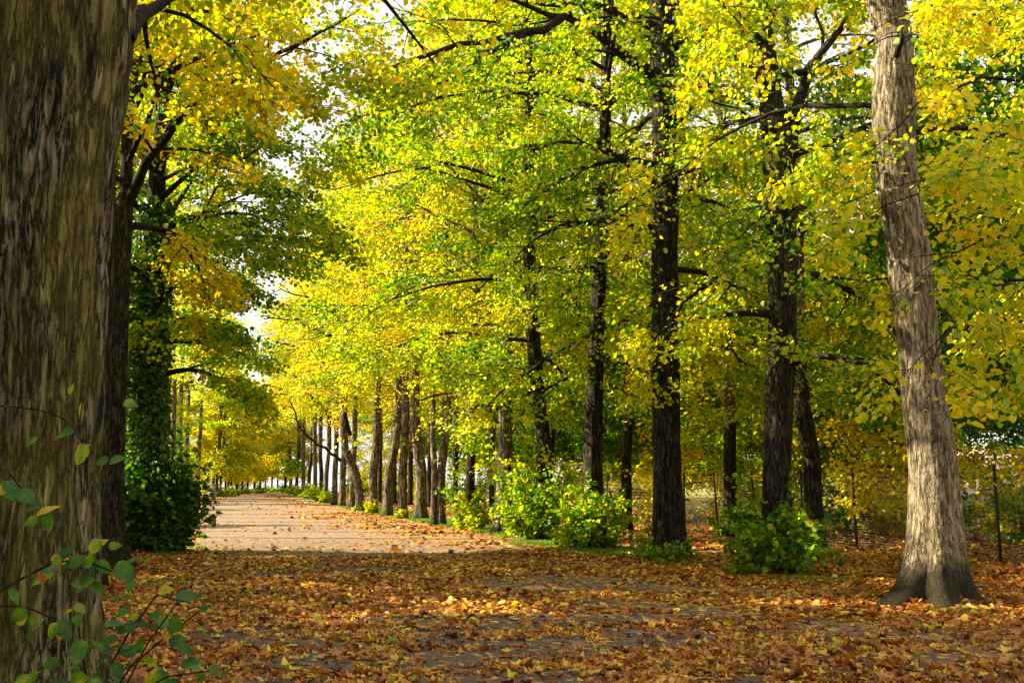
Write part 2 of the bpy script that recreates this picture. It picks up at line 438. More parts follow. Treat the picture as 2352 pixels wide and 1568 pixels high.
def leaves(pos, d, n, size, tint, tmpl=HEX, q=HEXQ, curl=None):
    d = norm(d); n = n - (n * d).sum(-1, keepdims=True) * d; n = norm(n); s = np.cross(n, d)
    t = np.broadcast_to(tmpl[None], (len(pos), *tmpl.shape)).copy()
    if curl is not None: t[:, :, 2] *= curl[:, None]
    v = pos[:, None] + size[:, None, None] * (t[..., 0:1] * d[:, None] + t[..., 1:2] * s[:, None] + t[..., 2:3] * n[:, None])
    k = len(tmpl)
    f = (np.arange(len(pos)) * k)[:, None, None] + q[None]
    return v.reshape(-1, 3), [f.reshape(-1, q.shape[1])], np.repeat(tint, k)

# ------------------------------------------------------------------ tree growing
def grow(r, start, dirs, length, n, droop, wig):
    M = len(start); p = start.copy(); d = norm(dirs.copy()); out = [p.copy()]
    step = (length / (n - 1))[:, None]
    for i in range(n - 1):
        d = norm(d + r.normal(0, wig, (M, 3)) * np.array([1, 1, .7]) + np.array([0, 0, 1.]) * droop[:, None])
        p = p + d * step
        out.append(p.copy())
    return np.stack(out, 1)

def branch_off(r, par, plen, c, t0, ang, ratio, flat):
    M, n, _ = par.shape
    t = t0 + (1 - t0) * (np.arange(c)[None] + r.random((M, c))) / c
    f = t * (n - 1); i = np.clip(f.astype(int), 0, n - 2); w = (f - i)[..., None]
    a = np.take_along_axis(par, i[..., None], 1); b_ = np.take_along_axis(par, (i + 1)[..., None], 1)
    pos = a * (1 - w) + b_ * w; tan = norm(b_ - a)
    side_ = norm(np.cross(tan, np.broadcast_to(UP, tan.shape)) + 1e-3)
    sgn = np.where((np.arange(c) % 2) == 0, 1, -1)[None, :, None] * np.where(r.random((M, 1, 1)) < .5, 1, -1)
    upv = np.cross(side_, tan)
    rot = r.normal(0, flat, (M, c, 1))
    out = side_ * sgn * np.cos(rot) + upv * np.sin(rot)
    an = ang * (1 + r.normal(0, .22, (M, c, 1)))
    d = tan * np.cos(an) + out * np.sin(an)
    L_ = plen[:, None] * ratio * (1.15 - .65 * t) * r.uniform(.7, 1.25, (M, c))
    return pos.reshape(-1, 3), d.reshape(-1, 3), L_.ravel(), t.ravel()

def crown_parts(seed, trunk, hb, ht, nl, Lmax, lw, leaf=(.10,), n_leaf=40, tint=.5, spread=.16, custom=(), subs=8, twigs=6,
                low_elev=30, bias=None, hexa=True, k=1.0, keep=None, leafd=1.0, droop_low=-.05, shape=.75, clump=.16, tpow=.9, subk=.48):
    """trunk (n,4) x y z r ; returns wood (v,f) and leaf (v,f,tint)"""
    r = np.random.default_rng(seed)
    h = hb + (ht - hb) * (np.arange(nl) + r.random(nl)) / nl
    s = (h - hb) / max(ht - hb, .1)
    base = np.stack([np.interp(h, trunk[:, 2], trunk[:, i]) for i in range(3)], 1)
    tr = np.interp(h, trunk[:, 2], trunk[:, 3])
    az = np.arange(nl) * 2.39996 + r.uniform(0, 6.28) + r.normal(0, .3, nl)
    el = np.radians(low_elev + (72 - low_elev) * s ** 1.3 + r.normal(0, 7, nl))
    dirs = np.stack([np.cos(az) * np.cos(el), np.sin(az) * np.cos(el), np.sin(el)], 1)
    Ln = Lmax * (np.sin(np.clip(.28 + shape * s, 0, 1) * math.pi) ** .6) * r.uniform(.75, 1.15, nl)
    Ln = np.maximum(Ln, .8)
    if bias is not None:
        Ln = Ln * (1 + .35 * (dirs[:, 0] * bias[0] + dirs[:, 1] * bias[1]))
    limbs = grow(r, base, dirs, Ln, 10, -.02 - .10 * (1 - s), .13)
    rad0 = np.clip(tr * .5, .02, lw)
    prof = (1 - np.linspace(0, 1, 10) * .88)[None]
    lr = rad0[:, None] * prof
    if custom:
        cl = [resample(c[0], 10) for c in custom]
        cl = np.stack(cl); cr = np.array([c[1] for c in custom])[:, None] * prof
        cL = np.linalg.norm(np.diff(cl, axis=1), axis=2).sum(1)
        cl[:, 1:-1] += r.normal(0, .05, (len(custom), 8, 3)) * np.minimum(1, cL / 5)[:, None, None]
        limbs = np.concatenate([limbs, cl]); lr = np.concatenate([lr, cr]); Ln = np.concatenate([Ln, cL])
    sp, sdir, sl, st = branch_off(r, limbs, Ln, subs, .18, .85, subk, .45)
    sl = np.clip(sl, .5, 3.2)
    par = np.repeat(np.arange(len(limbs)), subs)
    sr0 = np.interp(st, [0, 1], [1, .25]) * lr[par, 0] * .42
    sub = grow(r, sp, sdir, sl, 6, np.full(len(sp), -.05), .16)
    tp, tdir, tl, tt = branch_off(r, sub, sl, twigs, .15, .8, .55, .35)
    tl = np.clip(tl, .35, 1.3)
    tw = grow(r, tp, tdir, tl, 4, np.full(len(tp), -.14), .14)
    if keep is not None:
        kk = keep(tw[:, 2]) & carve(tw[:, 2], r); tw = tw[kk]
        ks = keep(sub[:, 3]); sub_k, sr_k = sub[ks], sr0[ks]
    else: sub_k, sr_k = sub, sr0
    wood = [tubes(limbs, lr, 7), tubes(sub_k, np.clip(sr_k, .008 * k, .05 * k)[:, None] * np.linspace(1, .3, 6)[None], 4),
            tubes(tw, np.broadcast_to(np.linspace(.006, .003, 4)[None] * k, (len(tw), 4)), 3)]
    wv, wf, _ = join(wood)
    # leaves
    M = len(tw); n = n_leaf
    t_ = r.random((M, n)) ** tpow
    f = t_ * 3; i = np.clip(f.astype(int), 0, 2); w = (f - i)[..., None]
    a = np.take_along_axis(tw, i[..., None], 1); b_ = np.take_along_axis(tw, (i + 1)[..., None], 1)
    pos = (a * (1 - w) + b_ * w).reshape(-1, 3); tan = norm(b_ - a).reshape(-1, 3)
    N_ = len(pos)
    pos = pos + r.normal(0, 1, (N_, 3)) * np.array([.15, .15, .07]) * k
    tcr = np.repeat(r.normal(0, .05, M), n)
    if keep is not None:
        kk = carve(pos, r); pos, tan, tcr = pos[kk], tan[kk], tcr[kk]; N_ = len(pos)
    d = tan * .4 + r.normal(0, .75, (N_, 3)) * np.array([1, 1, .35]) + np.array([0, 0, -.42])
    nn = UP[None] + r.normal(0, .62, (N_, 3))
    sz = leaf[0] * r.uniform(.6, 1.2, N_)
    cl = fbm(pos * .33 + seed, seed % 97, 3) - .5
    tc_ = tcr
    ti = tint - .01 + cl * clump * 6 * .6 + tc_ + r.normal(0, spread, N_)
    ti = np.clip(ti, 0, 1)
    T, Qd = (HEX, HEXQ) if hexa else (DIA, DIAQ)
    return (wv, wf), leaves(pos, d, nn, sz, ti, T, Qd)

def trunk_mesh(seed, path, sides, rings, flare=.6, fh=.35, lobes=5, rough=.03, ridge=.0, knobs=()):
    """path (n,4) from base up. returns verts, faces"""
    r = np.random.default_rng(seed)
    p = resample(path, rings)
    # finer rings near the base
    tan = norm(np.gradient(p[:, :3], axis=0))
    ax = norm(np.cross(tan, np.array([0, 1., 0]))); ay = np.cross(tan, ax)
    th = np.linspace(0, 2 * math.pi, sides, endpoint=False)
    c, s = np.cos(th), np.sin(th)
    R = np.repeat(p[:, 3:4], sides, 1)
    zr = (p[:, 2] - p[0, 2])[:, None]
    ph = r.uniform(0, 6.28, 3)
    lob = .55 + .45 * np.cos(lobes * th + ph[0] + .5 * np.sin(th + ph[1]))
    lob2 = .5 + .5 * np.cos((lobes * 2 + 1) * th + ph[2])
    lw_ = np.interp(th, np.linspace(0, 2 * math.pi, lobes + 1), np.append(a0 := r.uniform(.35, 1.5, lobes), a0[0]))
    sharp = np.abs(np.cos(lobes * .5 * th + ph[0] * .5 + .5 * np.sin(th * 2 + ph[1]))) ** 2.6
    fl = flare * np.exp(-zr / fh) * (.40 + .60 * lob[None]) + flare * 1.25 * np.exp(-zr / (fh * .32)) * (sharp * lw_)[None] - .10 * np.exp(-zr / (fh * 1.2)) * (1 - sharp)[None]
    R = R * (1 + fl)
    base_r = np.mean(p[:, 3])
    q = np.stack([np.repeat(c[None] * base_r, rings, 0), np.repeat(s[None] * base_r, rings, 0), np.repeat(p[:, 2:3], sides, 1)], -1)
    R = R * (1 + rough * 3 * (fbm(q * np.array([2.2, 2.2, 1.0]) + seed, seed, 3) - .5))
    # buttress folds running up from the roots
    R = R * (1 + .10 * (lob2[None] - .5) * np.exp(-zr / (fh * 3)))
    if ridge:
        nn = fbm(q * np.array([16, 16, 2.0]) + seed, seed + 7, 3)
        R = R + ridge * (np.clip(np.abs(nn - .5) * 6, 0, 1) - .6)
    for (az, z, wa, wz, amp) in knobs:
        da = np.angle(np.exp(1j * (th - az)))[None]
        R = R + amp * np.exp(-(da / wa) ** 2 - ((zr + p[0, 2] - z) / wz) ** 2)
    v = p[:, None, :3] + R[..., None] * (ax[:, None] * c[None, :, None] + ay[:, None] * s[None, :, None])
    # keep root rims from lifting off the soil
    idx = np.arange(rings * sides).reshape(rings, sides); j = np.roll(idx, -1, 1)
    qd = np.stack([idx[:-1], idx[1:], j[1:], j[:-1]], -1).reshape(-1, 4)
    return v.reshape(-1, 3), [qd]

def px_path(pts, Y, base=None, top=None):
    """pts: (px, py, width px) at distance Y -> world path with radii, from the base up"""
    out = []
    for (x, y, w) in pts:
        a = P(x, y, Y); out.append([a[0], Y, a[2], w / F * Y * .5])
    return np.array(out)

def limb_px(pts):
    """pts: (px, py, Y)"""
    return np.array([P(*p) for p in pts])

def extend(path, ht, r_top=.05, lean=(0, 0)):
    p = path[-1]
    k = max(2, int((ht - p[2]) / 1.2))
    z = np.linspace(p[2], ht, k + 1)[1:]
    t = (z - p[2]) / (ht - p[2])
    r = p[3] * (1 - t) + r_top * t
    e = np.stack([p[0] + lean[0] * t, p[1] + lean[1] * t, z, r], 1)
    return np.concatenate([path, e])

def ground_base(path):
    """drop the path's foot to the soil (a little sunk)"""
    z0 = float(gz(path[0, 0], path[0, 1])) - .06
    path = path.copy(); path[0, 2] = z0
    return path

def shoots(seed, base, H, R, n, tint, leaf=.10, spread=.12, n_leaf=16, squash=1.0, lean=(0, 0)):
    """bushy basal shoots sprouting round a trunk's foot"""
    r = np.random.default_rng(seed)
    az = r.uniform(0, 6.28, n); el = np.radians(r.uniform(18, 85, n))
    d = np.stack([np.cos(az) * np.cos(el) * R / H * 1.3 + lean[0], np.sin(az) * np.cos(el) * R / H * 1.3 + lean[1], np.sin(el)], 1)
    st = np.stack([np.cos(az), np.sin(az), 0 * az], 1) * .12 * R + base
    st[:, 2] = base[2] + r.uniform(0, .3, n) * H * .5
    ln = H * r.uniform(.3, 1.15, n) * (.6 + .4 * np.sin(el))
    s = grow(r, st, d, ln, 6, np.full(n, -.05), .14)
    tp, td, tl, _ = branch_off(r, s, ln, 6, .1, .9, .45, .8)
    tw = grow(r, tp, td, np.clip(tl, .12, .6), 3, np.full(len(tp), -.08), .15)
    wv, wf, _ = join([tubes(s, np.broadcast_to(np.linspace(.010, .003, 6), (n, 6)), 4), tubes(tw, np.full((len(tw), 3), .003), 3)])
    f = r.random((len(tw), n_leaf)) * 2; i = np.clip(f.astype(int), 0, 1); w = (f - i)[..., None]
    pos = (np.take_along_axis(tw, i[..., None], 1) * (1 - w) + np.take_along_axis(tw, (i + 1)[..., None], 1) * w).reshape(-1, 3)
    N_ = len(pos); pos = pos + r.normal(0, .045, (N_, 3)); pos[:, 2] = np.maximum(pos[:, 2], base[2] + .03)
    d = r.normal(0, .7, (N_, 3)) * np.array([1, 1, .4]) + np.array([0, 0, -.45])
    nn = UP + r.normal(0, .6, (N_, 3))
    ti = np.clip(tint + r.normal(0, spread, N_) + np.repeat(r.normal(0, .06, len(tw)), n_leaf), 0, 1)
    return (wv, wf), leaves(pos, d, nn, leaf * r.uniform(.6, 1.2, N_), ti)

def make_tree(label, cat, base, trunk_vf, wood, leaf, bark, leafm=M_leaf, group=None, shoot=None, name="lime_tree", smooth=True, extra=None):
    b = np.array([base[0], base[1], float(gz(base[0], base[1]))])
    e = empty(name, b)
    tag(e, label, cat, group)
    link("trunk", raw_mesh("trunk", trunk_vf[0] - b, trunk_vf[1], smooth=smooth), bark, e)
    if wood is not None: link("branches", raw_mesh("branches", wood[0] - b, wood[1], smooth=True), B_twig if bark is not B_far else B_far, e)
    if leaf is not None: link("crown", raw_mesh("crown", leaf[0] - b, leaf[1], leaf[2]), leafm, e)
    if shoot is not None:
        (sv, sf), (lv, lf, lt) = shoot
        o = link("basal_shoots", raw_mesh("basal_shoots", sv - b, sf), B_twig, e)
        o2 = link("leaves", raw_mesh("shoot_leaves", lv - b, lf, lt), M_leaf, o)
    return e

def in_view(p, m=.12, zpad=0):
    """inside the widened view of the photograph (for thinning what is never seen)"""
    d = p - np.array([0, 0, CAM_H])
    f = d[:, 1] * math.cos(PITCH) + d[:, 2] * math.sin(PITCH)
    u = -d[:, 1] * math.sin(PITCH) + d[:, 2] * math.cos(PITCH)
    return (f > 1) & (np.abs(d[:, 0] / f) < .4663 * (1 + m) + .02) & (u / f < .311 * (1 + m * 2))

def keep_fn(seed, frac):
    r = np.random.default_rng(seed)
    return lambda p: in_view(p) | (r.random(len(p)) < frac)

# places where the photograph shows bare trunk or open sky: foliage nearer than that is sparse there
def to_px(p):
    d = p - np.array([0, 0, CAM_H])
    f = np.maximum(d[:, 1] * math.cos(PITCH) + d[:, 2] * math.sin(PITCH), .3)
    u = -d[:, 1] * math.sin(PITCH) + d[:, 2] * math.cos(PITCH)
    return 1176 + F * d[:, 0] / f, 784 - F * u / f
CORR = []
def corr(pts, hw, Yd, passp):
    a = np.array(pts, float); a = a[np.argsort(a[:, 1])]; CORR.append((a[:, 1], a[:, 0], hw, Yd, passp))
corr([(2135, 1388), (2143, 1180), (2118, 900), (2090, 600), (2056, 300), (2035, 0)], 62, 14.5, .10)
corr([(1785, 1316), (1784, 1100), (1796, 800), (1792, 480), (1757, 100), (1745, 0)], 36, 19.5, .85)
corr([(1537, 1286), (1530, 900), (1528, 450), (1518, 0)], 36, 23, .32)
corr([(1368, 1260), (1361, 1050), (1371, 750), (1385, 450), (1395, 0)], 22, 27, .35)
corr([(1245, 1242), (1254, 1050), (1224, 760), (1215, 450), (1214, 0)], 20, 31, .55)
corr([(1158, 1224), (1160, 950)], 22, 36, .25)
corr([(1873, 1268), (1850, 1000), (1840, 850)], 30, 25.5, .2)
corr([(345, 1270), (342, 1000), (350, 600), (385, 150)], 26, 25, .5)
GAPS = [(690, 1150, 110, 100, .0), (560, 1180, 60, 90, .0), (735, 90, 32, 55, .5), (570, 455, 45, 22, .3), (880, 990, 110, 140, .12), (1010, 1010, 55, 120, .3), (1500, 330, 30, 60, .3), (2230, 170, 50, 60, .4),
        (595, 1085, 50, 50, .0), (1530, 640, 25, 50, .3), (1930, 330, 30, 60, .4), (900, 1080, 60, 80, .25), (990, 1050, 60, 110, .2), (800, 1080, 70, 75, .25)]
def carve(p, r):
    x, y = to_px(p); pr = np.ones(len(p))
    for (cy, cx, hw, Yd, pp) in CORR:
        m = (np.abs(x - np.interp(y, cy, cx)) < hw) & (p[:, 1] < Yd) & (y > cy[0] - 20) & (y < cy[-1])
        pr = np.where(m, np.minimum(pr, pp), pr)
    for (gx, gy, rx, ry_, pp) in GAPS:
        q = ((x - gx) / rx) ** 2 + ((y - gy) / ry_) ** 2
        pr = np.where(q < 1, np.minimum(pr, pp + (1 - pp) * q ** 2), pr)
    return r.random(len(p)) < pr

GR = "limes in the front row right of the road"
# ---- R1: the big pale trunk
Y1 = G(2140, 1388)[1]
p = px_path([(2138, 1388, 122), (2145, 1300, 124), (2148, 1200, 114), (2145, 1100, 108), (2136, 1000, 104), (2120, 900, 96), (2112, 800, 92), (2096, 680, 98), (2090, 600, 102), (2074, 500, 96), (2060, 400, 94), (2052, 300, 100), (2052, 220, 98), (2056, 100, 84), (2034, 0, 92), (2020, -80, 90)], Y1)
p = ground_base(p); p = extend(p, 17.5, .06, (-.6, .3))
t = trunk_mesh(21, p, 96, 260, .95, .42, 5, .035, .016, knobs=[(-2.2, 1.35, .35, .12, .07), (-1.2, .55, .5, .3, .05)])
w, l = crown_parts(21, p, 6.0, 16, 18, 4.0, .05, (.095,), 24, .58, .13, keep=keep_fn(1, .15), bias=(.3, .8), subs=8, twigs=6, tpow=.8,
                   custom=[(limb_px([(2075, 480, Y1), (2020, 500, 14.3), (1930, 520, 14), (1850, 470, 13.6)]) if False else limb_px([(2070, 372, Y1), (1990, 372, 15), (1930, 385, 15.2), (1860, 410, 15)]), .022)])
make_tree("thick pale lichen-covered trunk with a swollen dark foot, nearest right of the road", "tree", p[0], t, w, l, B_pale, group=GR)

# ---- R2
Y2 = G(1785, 1316)[1]
p = px_path([(1785, 1316, 76), (1785, 1240, 66), (1784, 1100, 62), (1788, 950, 64), (1796, 800, 66), (1797, 650, 70), (1792, 480, 74), (1785, 340, 72), (1770, 220, 52), (1757, 100, 48), (1745, 0, 44)], Y2)
p = ground_base(p); p = extend(p, 18, .05, (-.8, .2))
t = trunk_mesh(22, p, 64, 220, .75, .32, 5, .05, .010, knobs=[(-2.0, 3.2, .4, .12, .05)])
fork = limb_px([(1800, 440, Y2), (1818, 290, Y2), (1842, 190, Y2 + .3), (1881, 125, Y2 + .5), (1960, 30, Y2 + .8), (2030, -80, Y2 + 1)])
w, l = crown_parts(22, p, 3.6, 17, 26, 3.8, .09, (.10,), 26, .60, .14, keep=keep_fn(2, .15), bias=(.2, .3), custom=[(fork, .16), (limb_px([(1780, 345, Y2), (1700, 320, Y2 - 1), (1600, 352, Y2 - 1.6)]), .05),
                   (limb_px([(1765, 100, Y2), (1690, 40, Y2 - 1), (1640, -20, Y2 - 2)]), .07)], low_elev=8)
sh = shoots(122, np.array([p[0, 0], p[0, 1] - .25, 0]), 1.6, 1.05, 60, .42, .12, .13, 11)
make_tree("forked dark trunk behind a big green clump of shoots, next left of the pale trunk", "tree", p[0], t, w, l, B_mid, group=GR, shoot=sh)

# ---- R3
Y3 = G(1537, 1286)[1]
p = px_path([(1537, 1286, 78), (1536, 1200, 70), (1532, 1050, 66), (1530, 900, 62), (1530, 760, 66), (1526, 600, 60), (1530, 450, 58), (1526, 300, 58), (1522, 150, 58), (1518, 0, 52)], Y3)
p = ground_base(p); p = extend(p, 19, .05, (.2, .3))
t = trunk_mesh(23, p, 64, 220, .65, .32, 5, .05, .010)
A = limb_px([(1505, 175, Y3), (1448, 139, Y3 - .5), (1398, 97, Y3 - 1), (1339, 60, Y3 - 1.6), (1289, 42, Y3 - 2), (1213, 13, Y3 - 2.4), (1100, -30, Y3 - 2.6)])
B_ = limb_px([(1500, 60, Y3), (1423, 25, Y3 - .3), (1364, 13, Y3 - .6), (1290, 8, Y3 - 1), (1171, 4, Y3 - 1.4)])
Cc = limb_px([(1289, 42, Y3 - 2), (1260, 68, Y3 - 2.3), (1205, 80, Y3 - 2.6), (1128, 84, Y3 - 3), (1027, 113, Y3 - 3.6), (956, 134, Y3 - 4), (838, 180, Y3 - 4.6)])
D_ = limb_px([(1502, 424, Y3), (1465, 386, Y3 - .5), (1423, 353, Y3 - 1), (1390, 334, Y3 - 1.4), (1300, 325, Y3 - 2), (1200, 345, Y3 - 2.8)])
E_ = limb_px([(1550, 112, Y3), (1578, 80, Y3 + .3), (1612, 63, Y3 + .6), (1671, 46, Y3 + 1)])
F_ = limb_px([(1555, 352, Y3), (1600, 340, Y3 - .6), (1680, 325, Y3 - 1.2)])
H_ = limb_px([(1205, 80, Y3 - 2.6), (1120, 130, Y3 - 3.1), (1010, 200, Y3 - 3.7), (880, 215, Y3 - 4.3)])
w, l = crown_parts(23, p, 4.6, 18, 24, 3.8, .085, (.10,), 27, .50, .13, keep=keep_fn(3, .15), bias=(-.2, .4), low_elev=8,
                   custom=[(A, .15), (B_, .13), (Cc, .095), (D_, .10), (E_, .08), (F_, .065), (H_, .055)])
sh = shoots(123, np.array([p[0, 0] - .12, p[0, 1] - .3, 0]), .72, .95, 40, .40, .11, .12, 9)
make_tree("straight dark trunk with long black limbs arching over the road, low shoots at its foot", "tree", p[0], t, w, l, B_mid, group=GR, shoot=sh)

# ---- R4
Y4 = G(1368, 1260)[1]
p = px_path([(1368, 1260, 52), (1364, 1180, 46), (1361, 1050, 42), (1366, 900, 40), (1371, 750, 36), (1378, 600, 34), (1385, 450, 30), (1390, 300, 28), (1392, 150, 24), (1395, 0, 22)], Y4)
p = ground_base(p); p = extend(p, 18, .04)
t = trunk_mesh(24, p, 48, 180, .8, .35, 5, .05, .010, knobs=[(3.0, 3.0, .5, .1, .08)])
D2 = limb_px([(1376, 330, Y4), (1320, 300, Y4 - .8), (1260, 262, Y4 - 1.6), (1190, 268, Y4 - 2.4)])
D3 = limb_px([(1362, 330, Y4 - .3), (1310, 370, Y4 - 1), (1240, 425, Y4 - 2)])
w, l = crown_parts(24, p, 4.2, 17, 26, 4.4, .07, (.105,), 27, .50, .13, keep=keep_fn(4, .15), low_elev=5, bias=(-.6, .2), custom=[(D2, .06), (D3, .05), (limb_px([(1390, 250, Y4), (1260, 200, Y4 - 1.2), (1100, 205, Y4 - 2.4), (930, 250, Y4 - 3.6), (780, 290, Y4 - 4.5)]), .07), (limb_px([(1391, 160, Y4), (1200, 60, Y4 - 1.5), (1000, 40, Y4 - 3), (830, 60, Y4 - 4)]), .06)])
sh = shoots(124, np.array([p[0, 0] - .15, p[0, 1] - .3, 0]), 1.5, .85, 90, .42, .12, .13, 12)
make_tree("slim dark trunk rising from the largest rounded green bush of shoots", "tree", p[0], t, w, l, B_mid, group=GR, shoot=sh)

# ---- R5
Y5 = G(1245, 1242)[1]
p = px_path([(1245, 1242, 40), (1250, 1150, 36), (1254, 1050, 34), (1235, 900, 32), (1224, 760, 34), (1216, 620, 32), (1215, 450, 26), (1215, 250, 20), (1214, 0, 16)], Y5)
p = ground_base(p); p = extend(p, 18, .04)
t = trunk_mesh(25, p, 48, 160, .75, .35, 5, .05, .010)
w, l = crown_parts(25, p, 4.2, 17, 28, 5.0, .07, (.115,), 27, .50, .12, keep=keep_fn(5, .15), low_elev=14, bias=(-.8, -.1), custom=[(limb_px([(1216, 430, Y5), (1100, 385, Y5 - 1), (980, 375, Y5 - 2), (850, 410, Y5 - 3), (750, 440, Y5 - 3.6)]), .07)])
sh = shoots(125, np.array([p[0, 0] - .2, p[0, 1] - .2, 0]), 2.1, .8, 90, .44, .12, .13, 12)
make_tree("crooked dark trunk with a tall upright clump of green shoots climbing it", "tree", p[0], t, w, l, B_mid, group=GR, shoot=sh)

# ---- R6
Y6 = G(1158, 1224)[1]
p = px_path([(1155, 1224, 42), (1158, 1150, 38), (1160, 1050, 36), (1163, 900, 32), (1165, 750, 26), (1160, 600, 22), (1150, 400, 18)], Y6)
p = ground_base(p); p = extend(p, 18, .04)
t = trunk_mesh(26, p, 40, 140, .6, .35, 5, .06, .010)
w, l = crown_parts(26, p, 4.4, 17, 28, 5.0, .07, (.125,), 26, .54, .12, keep=keep_fn(6, .15), low_elev=8, bias=(-.8, -.1))
make_tree("grey knobbly trunk with bare dark foot between two leafy clumps of shoots", "tree", p[0], t, w, l, B_far, group=GR)

# ---- front row further off: trunk shapes of their own, three crowns between them
def std_crown(seed, tint, hb=7.3, ht=21, nl=30, L_=5.2, leaf=.14, n=11, le=14):
    tr = np.array([[0, 0, 0, .25], [0, 0, 4, .2], [.1, 0, 9, .16], [0, .1, 14, .10], [.1, 0, ht + 1, .04]])
    (wv, wf), (lv, lf, lt) = crown_parts(seed, tr, hb, ht, nl, L_, .07, (leaf,), n, tint, .11, hexa=True, subs=8, twigs=6, k=1.5, low_elev=le)
    lead = tubes(resample(tr[1:], 14)[None, :, :3], resample(tr[1:], 14)[None, :, 3], 10)
    wv, wf, _ = join([(wv, wf), lead])
    mw = raw_mesh("branches", wv, wf, smooth=True); mw.materials.append(B_far)
    ml = raw_mesh("crown", lv, lf, lt); ml.materials.append(M_leaf)
    return mw, ml
CR = [std_crown(31, .62), std_crown(32, .66), std_crown(33, .56), std_crown(34, .70, nl=20, n=12)]
CRS = [std_crown(35, .56, hb=8.6, ht=19, nl=12, n=9, L_=4.4, le=24), std_crown(36, .62, hb=8.2, ht=19, nl=11, n=9, L_=4.4, le=26)]
FARC = [std_crown(37, .66, hb=2.6, ht=13, nl=20, L_=3.0, leaf=.22, n=10), std_crown(38, .56, hb=3, ht=13, nl=18, L_=2.8, leaf=.22, n=9)]

FT = []
def far_tree(label, x, y, w, off, cr, rot, scale, group, seed, bark=B_far, shoot=None, wtop=.85, base=None, mid=0, twin=False, name="lime_tree"):
    g = G(x, y) if base is None else np.array([base[0], base[1], float(gz(*base))])
    r = w / F * g[1] * .43
    e = empty(name, g); tag(e, label, "tree", group); FT.append(e)
    pth = np.array([[0, 0, -.06, r], [mid * .3, 0, 1.0, r * .95], [mid, 0, 2.2, r * .93], [off[0] * .8 + mid * .3, off[1] * .8, 3.6 * scale, r * wtop], [off[0], off[1], 5.2 * scale, r * wtop * .8]])
    v, f = trunk_mesh(seed, pth, 20, 50, .45, .35, 4, .08, .0)
    link("trunk", raw_mesh("trunk", v, f, smooth=True), bark, e)
    if twin:
        q = pth.copy(); q[:, 0] += -.28; q[:, 3] *= .75; q[3:, 0] -= .25
        v, f = trunk_mesh(seed + 1, q, 16, 50, .4, .3, 4, .08, .0)
        link("trunk", raw_mesh("trunk", v, f, smooth=True), bark, e)
    for nm, me in zip(("branches", "crown"), cr):
        o = link(nm, me, None, e, (off[0], off[1], 0)); o.rotation_euler = (0, 0, rot); o.scale = (scale,) * 3
    if shoot:
        H, R, n, ti = shoot
        (sv, sf), (lv, lf, lt) = shoots(seed + 900, np.array([0, -.15, 0.]), H, R, n, ti, .13, .12, 9)
        o = link("basal_shoots", raw_mesh("basal_shoots", sv, sf), B_twig, e)
        link("leaves", raw_mesh("shoot_leaves", lv, lf, lt), M_leaf, o)
    return e

far_tree("dark trunk in a bright yellow-green mound of shoots, left of the knobbly grey trunk", 1080, 1217, 26, (.1, 0), CR[0], .4, 1, GR, 40, B_mid, (1.2, .6, 45, .45))
far_tree("pair of stems rising from one foot, left of the bright mound of shoots", 1013, 1206, 24, (.2, 0), CR[1], 1.4, 1, GR, 41, B_far, None, twin=True)
far_tree("stout pale trunk with a wide dark foot, left of the twin stems", 967, 1193, 31, (-.3, 0), CR[2], 2.4, 1, GR, 42, B_far, None)
far_tree("slender pale trunk with a few leaves on its foot, third left of the bright mound", 924, 1191, 25, (.1, 0), CR[3], 3.4, 1, GR, 43, B_far, (.6, .25, 6, .6))
far_tree("grey trunk bowed to the right above a small dark foot", 890, 1186, 26, (.45, 0), CR[0], 4.4, 1, GR, 44, B_far, None, mid=.05)
far_tree("straight trunk dotted with yellow leaves, just left of the bowed grey trunk", 856, 1179, 25, (.15, 0), CR[1], 5.4, 1, GR, 45, B_far, (.7, .3, 10, .6))
far_tree("trunk leaning up to the left over the verge, with a second trunk in its shade", 829, 1174, 24, (-1.1, 0), CR[2], .9, 1, GR, 46, B_far, (.5, .3, 8, .5), mid=-.35)
far_tree("thin shaded trunk tucked behind the leaning one", 808, 1166, 16, (.1, 0), CR[3], 1.9, .95, GR, 47, B_far, None)
far_tree("upright pale trunk, second of the close pair at the bend of the verge", 786, 1163, 17, (0.05, 0), CR[0], 2.9, 1, GR, 48, B_far, None)
far_tree("pale trunk that sends a long bare limb up left over the road", 768, 1159, 16, (.05, 0), CR[1], 3.9, 1, GR, 49, B_far, None)
rr = np.random.default_rng(77)
more = [(748, 1155, 13), (737, 1151, 12), (723, 1147, 12), (709, 1144, 11), (696, 1141, 11), (681, 1138, 9), (667, 1135, 9), (655, 1132, 8)]
ordn = ["first", "second", "third", "fourth", "fifth", "sixth", "seventh", "eighth", "ninth", "tenth", "eleventh", "twelfth", "thirteenth", "fourteenth"]
def add_limb(e, pts, r0):
    Yt = e.location.y; b_ = np.array(e.location)
    l_ = resample(limb_px([(a, c, Yt - .012 * k_ * Yt * .3) for k_, (a, c) in enumerate(pts)]), 16)
    q_ = np.random.default_rng(int(r0 * 1000)); l_[1:-1] += q_.normal(0, .06, (14, 3))
    tp, td, tl, tt = branch_off(q_, l_[None], np.array([5.0]), 12, .2, .9, .32, .6)
    tw = grow(q_, tp, td, tl, 6, np.full(len(tp), .01), .2)
    v, f, _ = join([tubes(l_[None], np.linspace(r0, r0 * .25, 16)[None], 7), tubes(tw, np.broadcast_to(np.linspace(r0 * .28, .012, 6), (len(tw), 6)), 4)])
    link("limb", raw_mesh("limb", v - b_, f, smooth=True), B_twig, e)
add_limb(FT[9], [(771, 1040), (778, 1005), (762, 966), (742, 936), (715, 916), (689, 873), (676, 857), (646, 843), (600, 850)], .16)
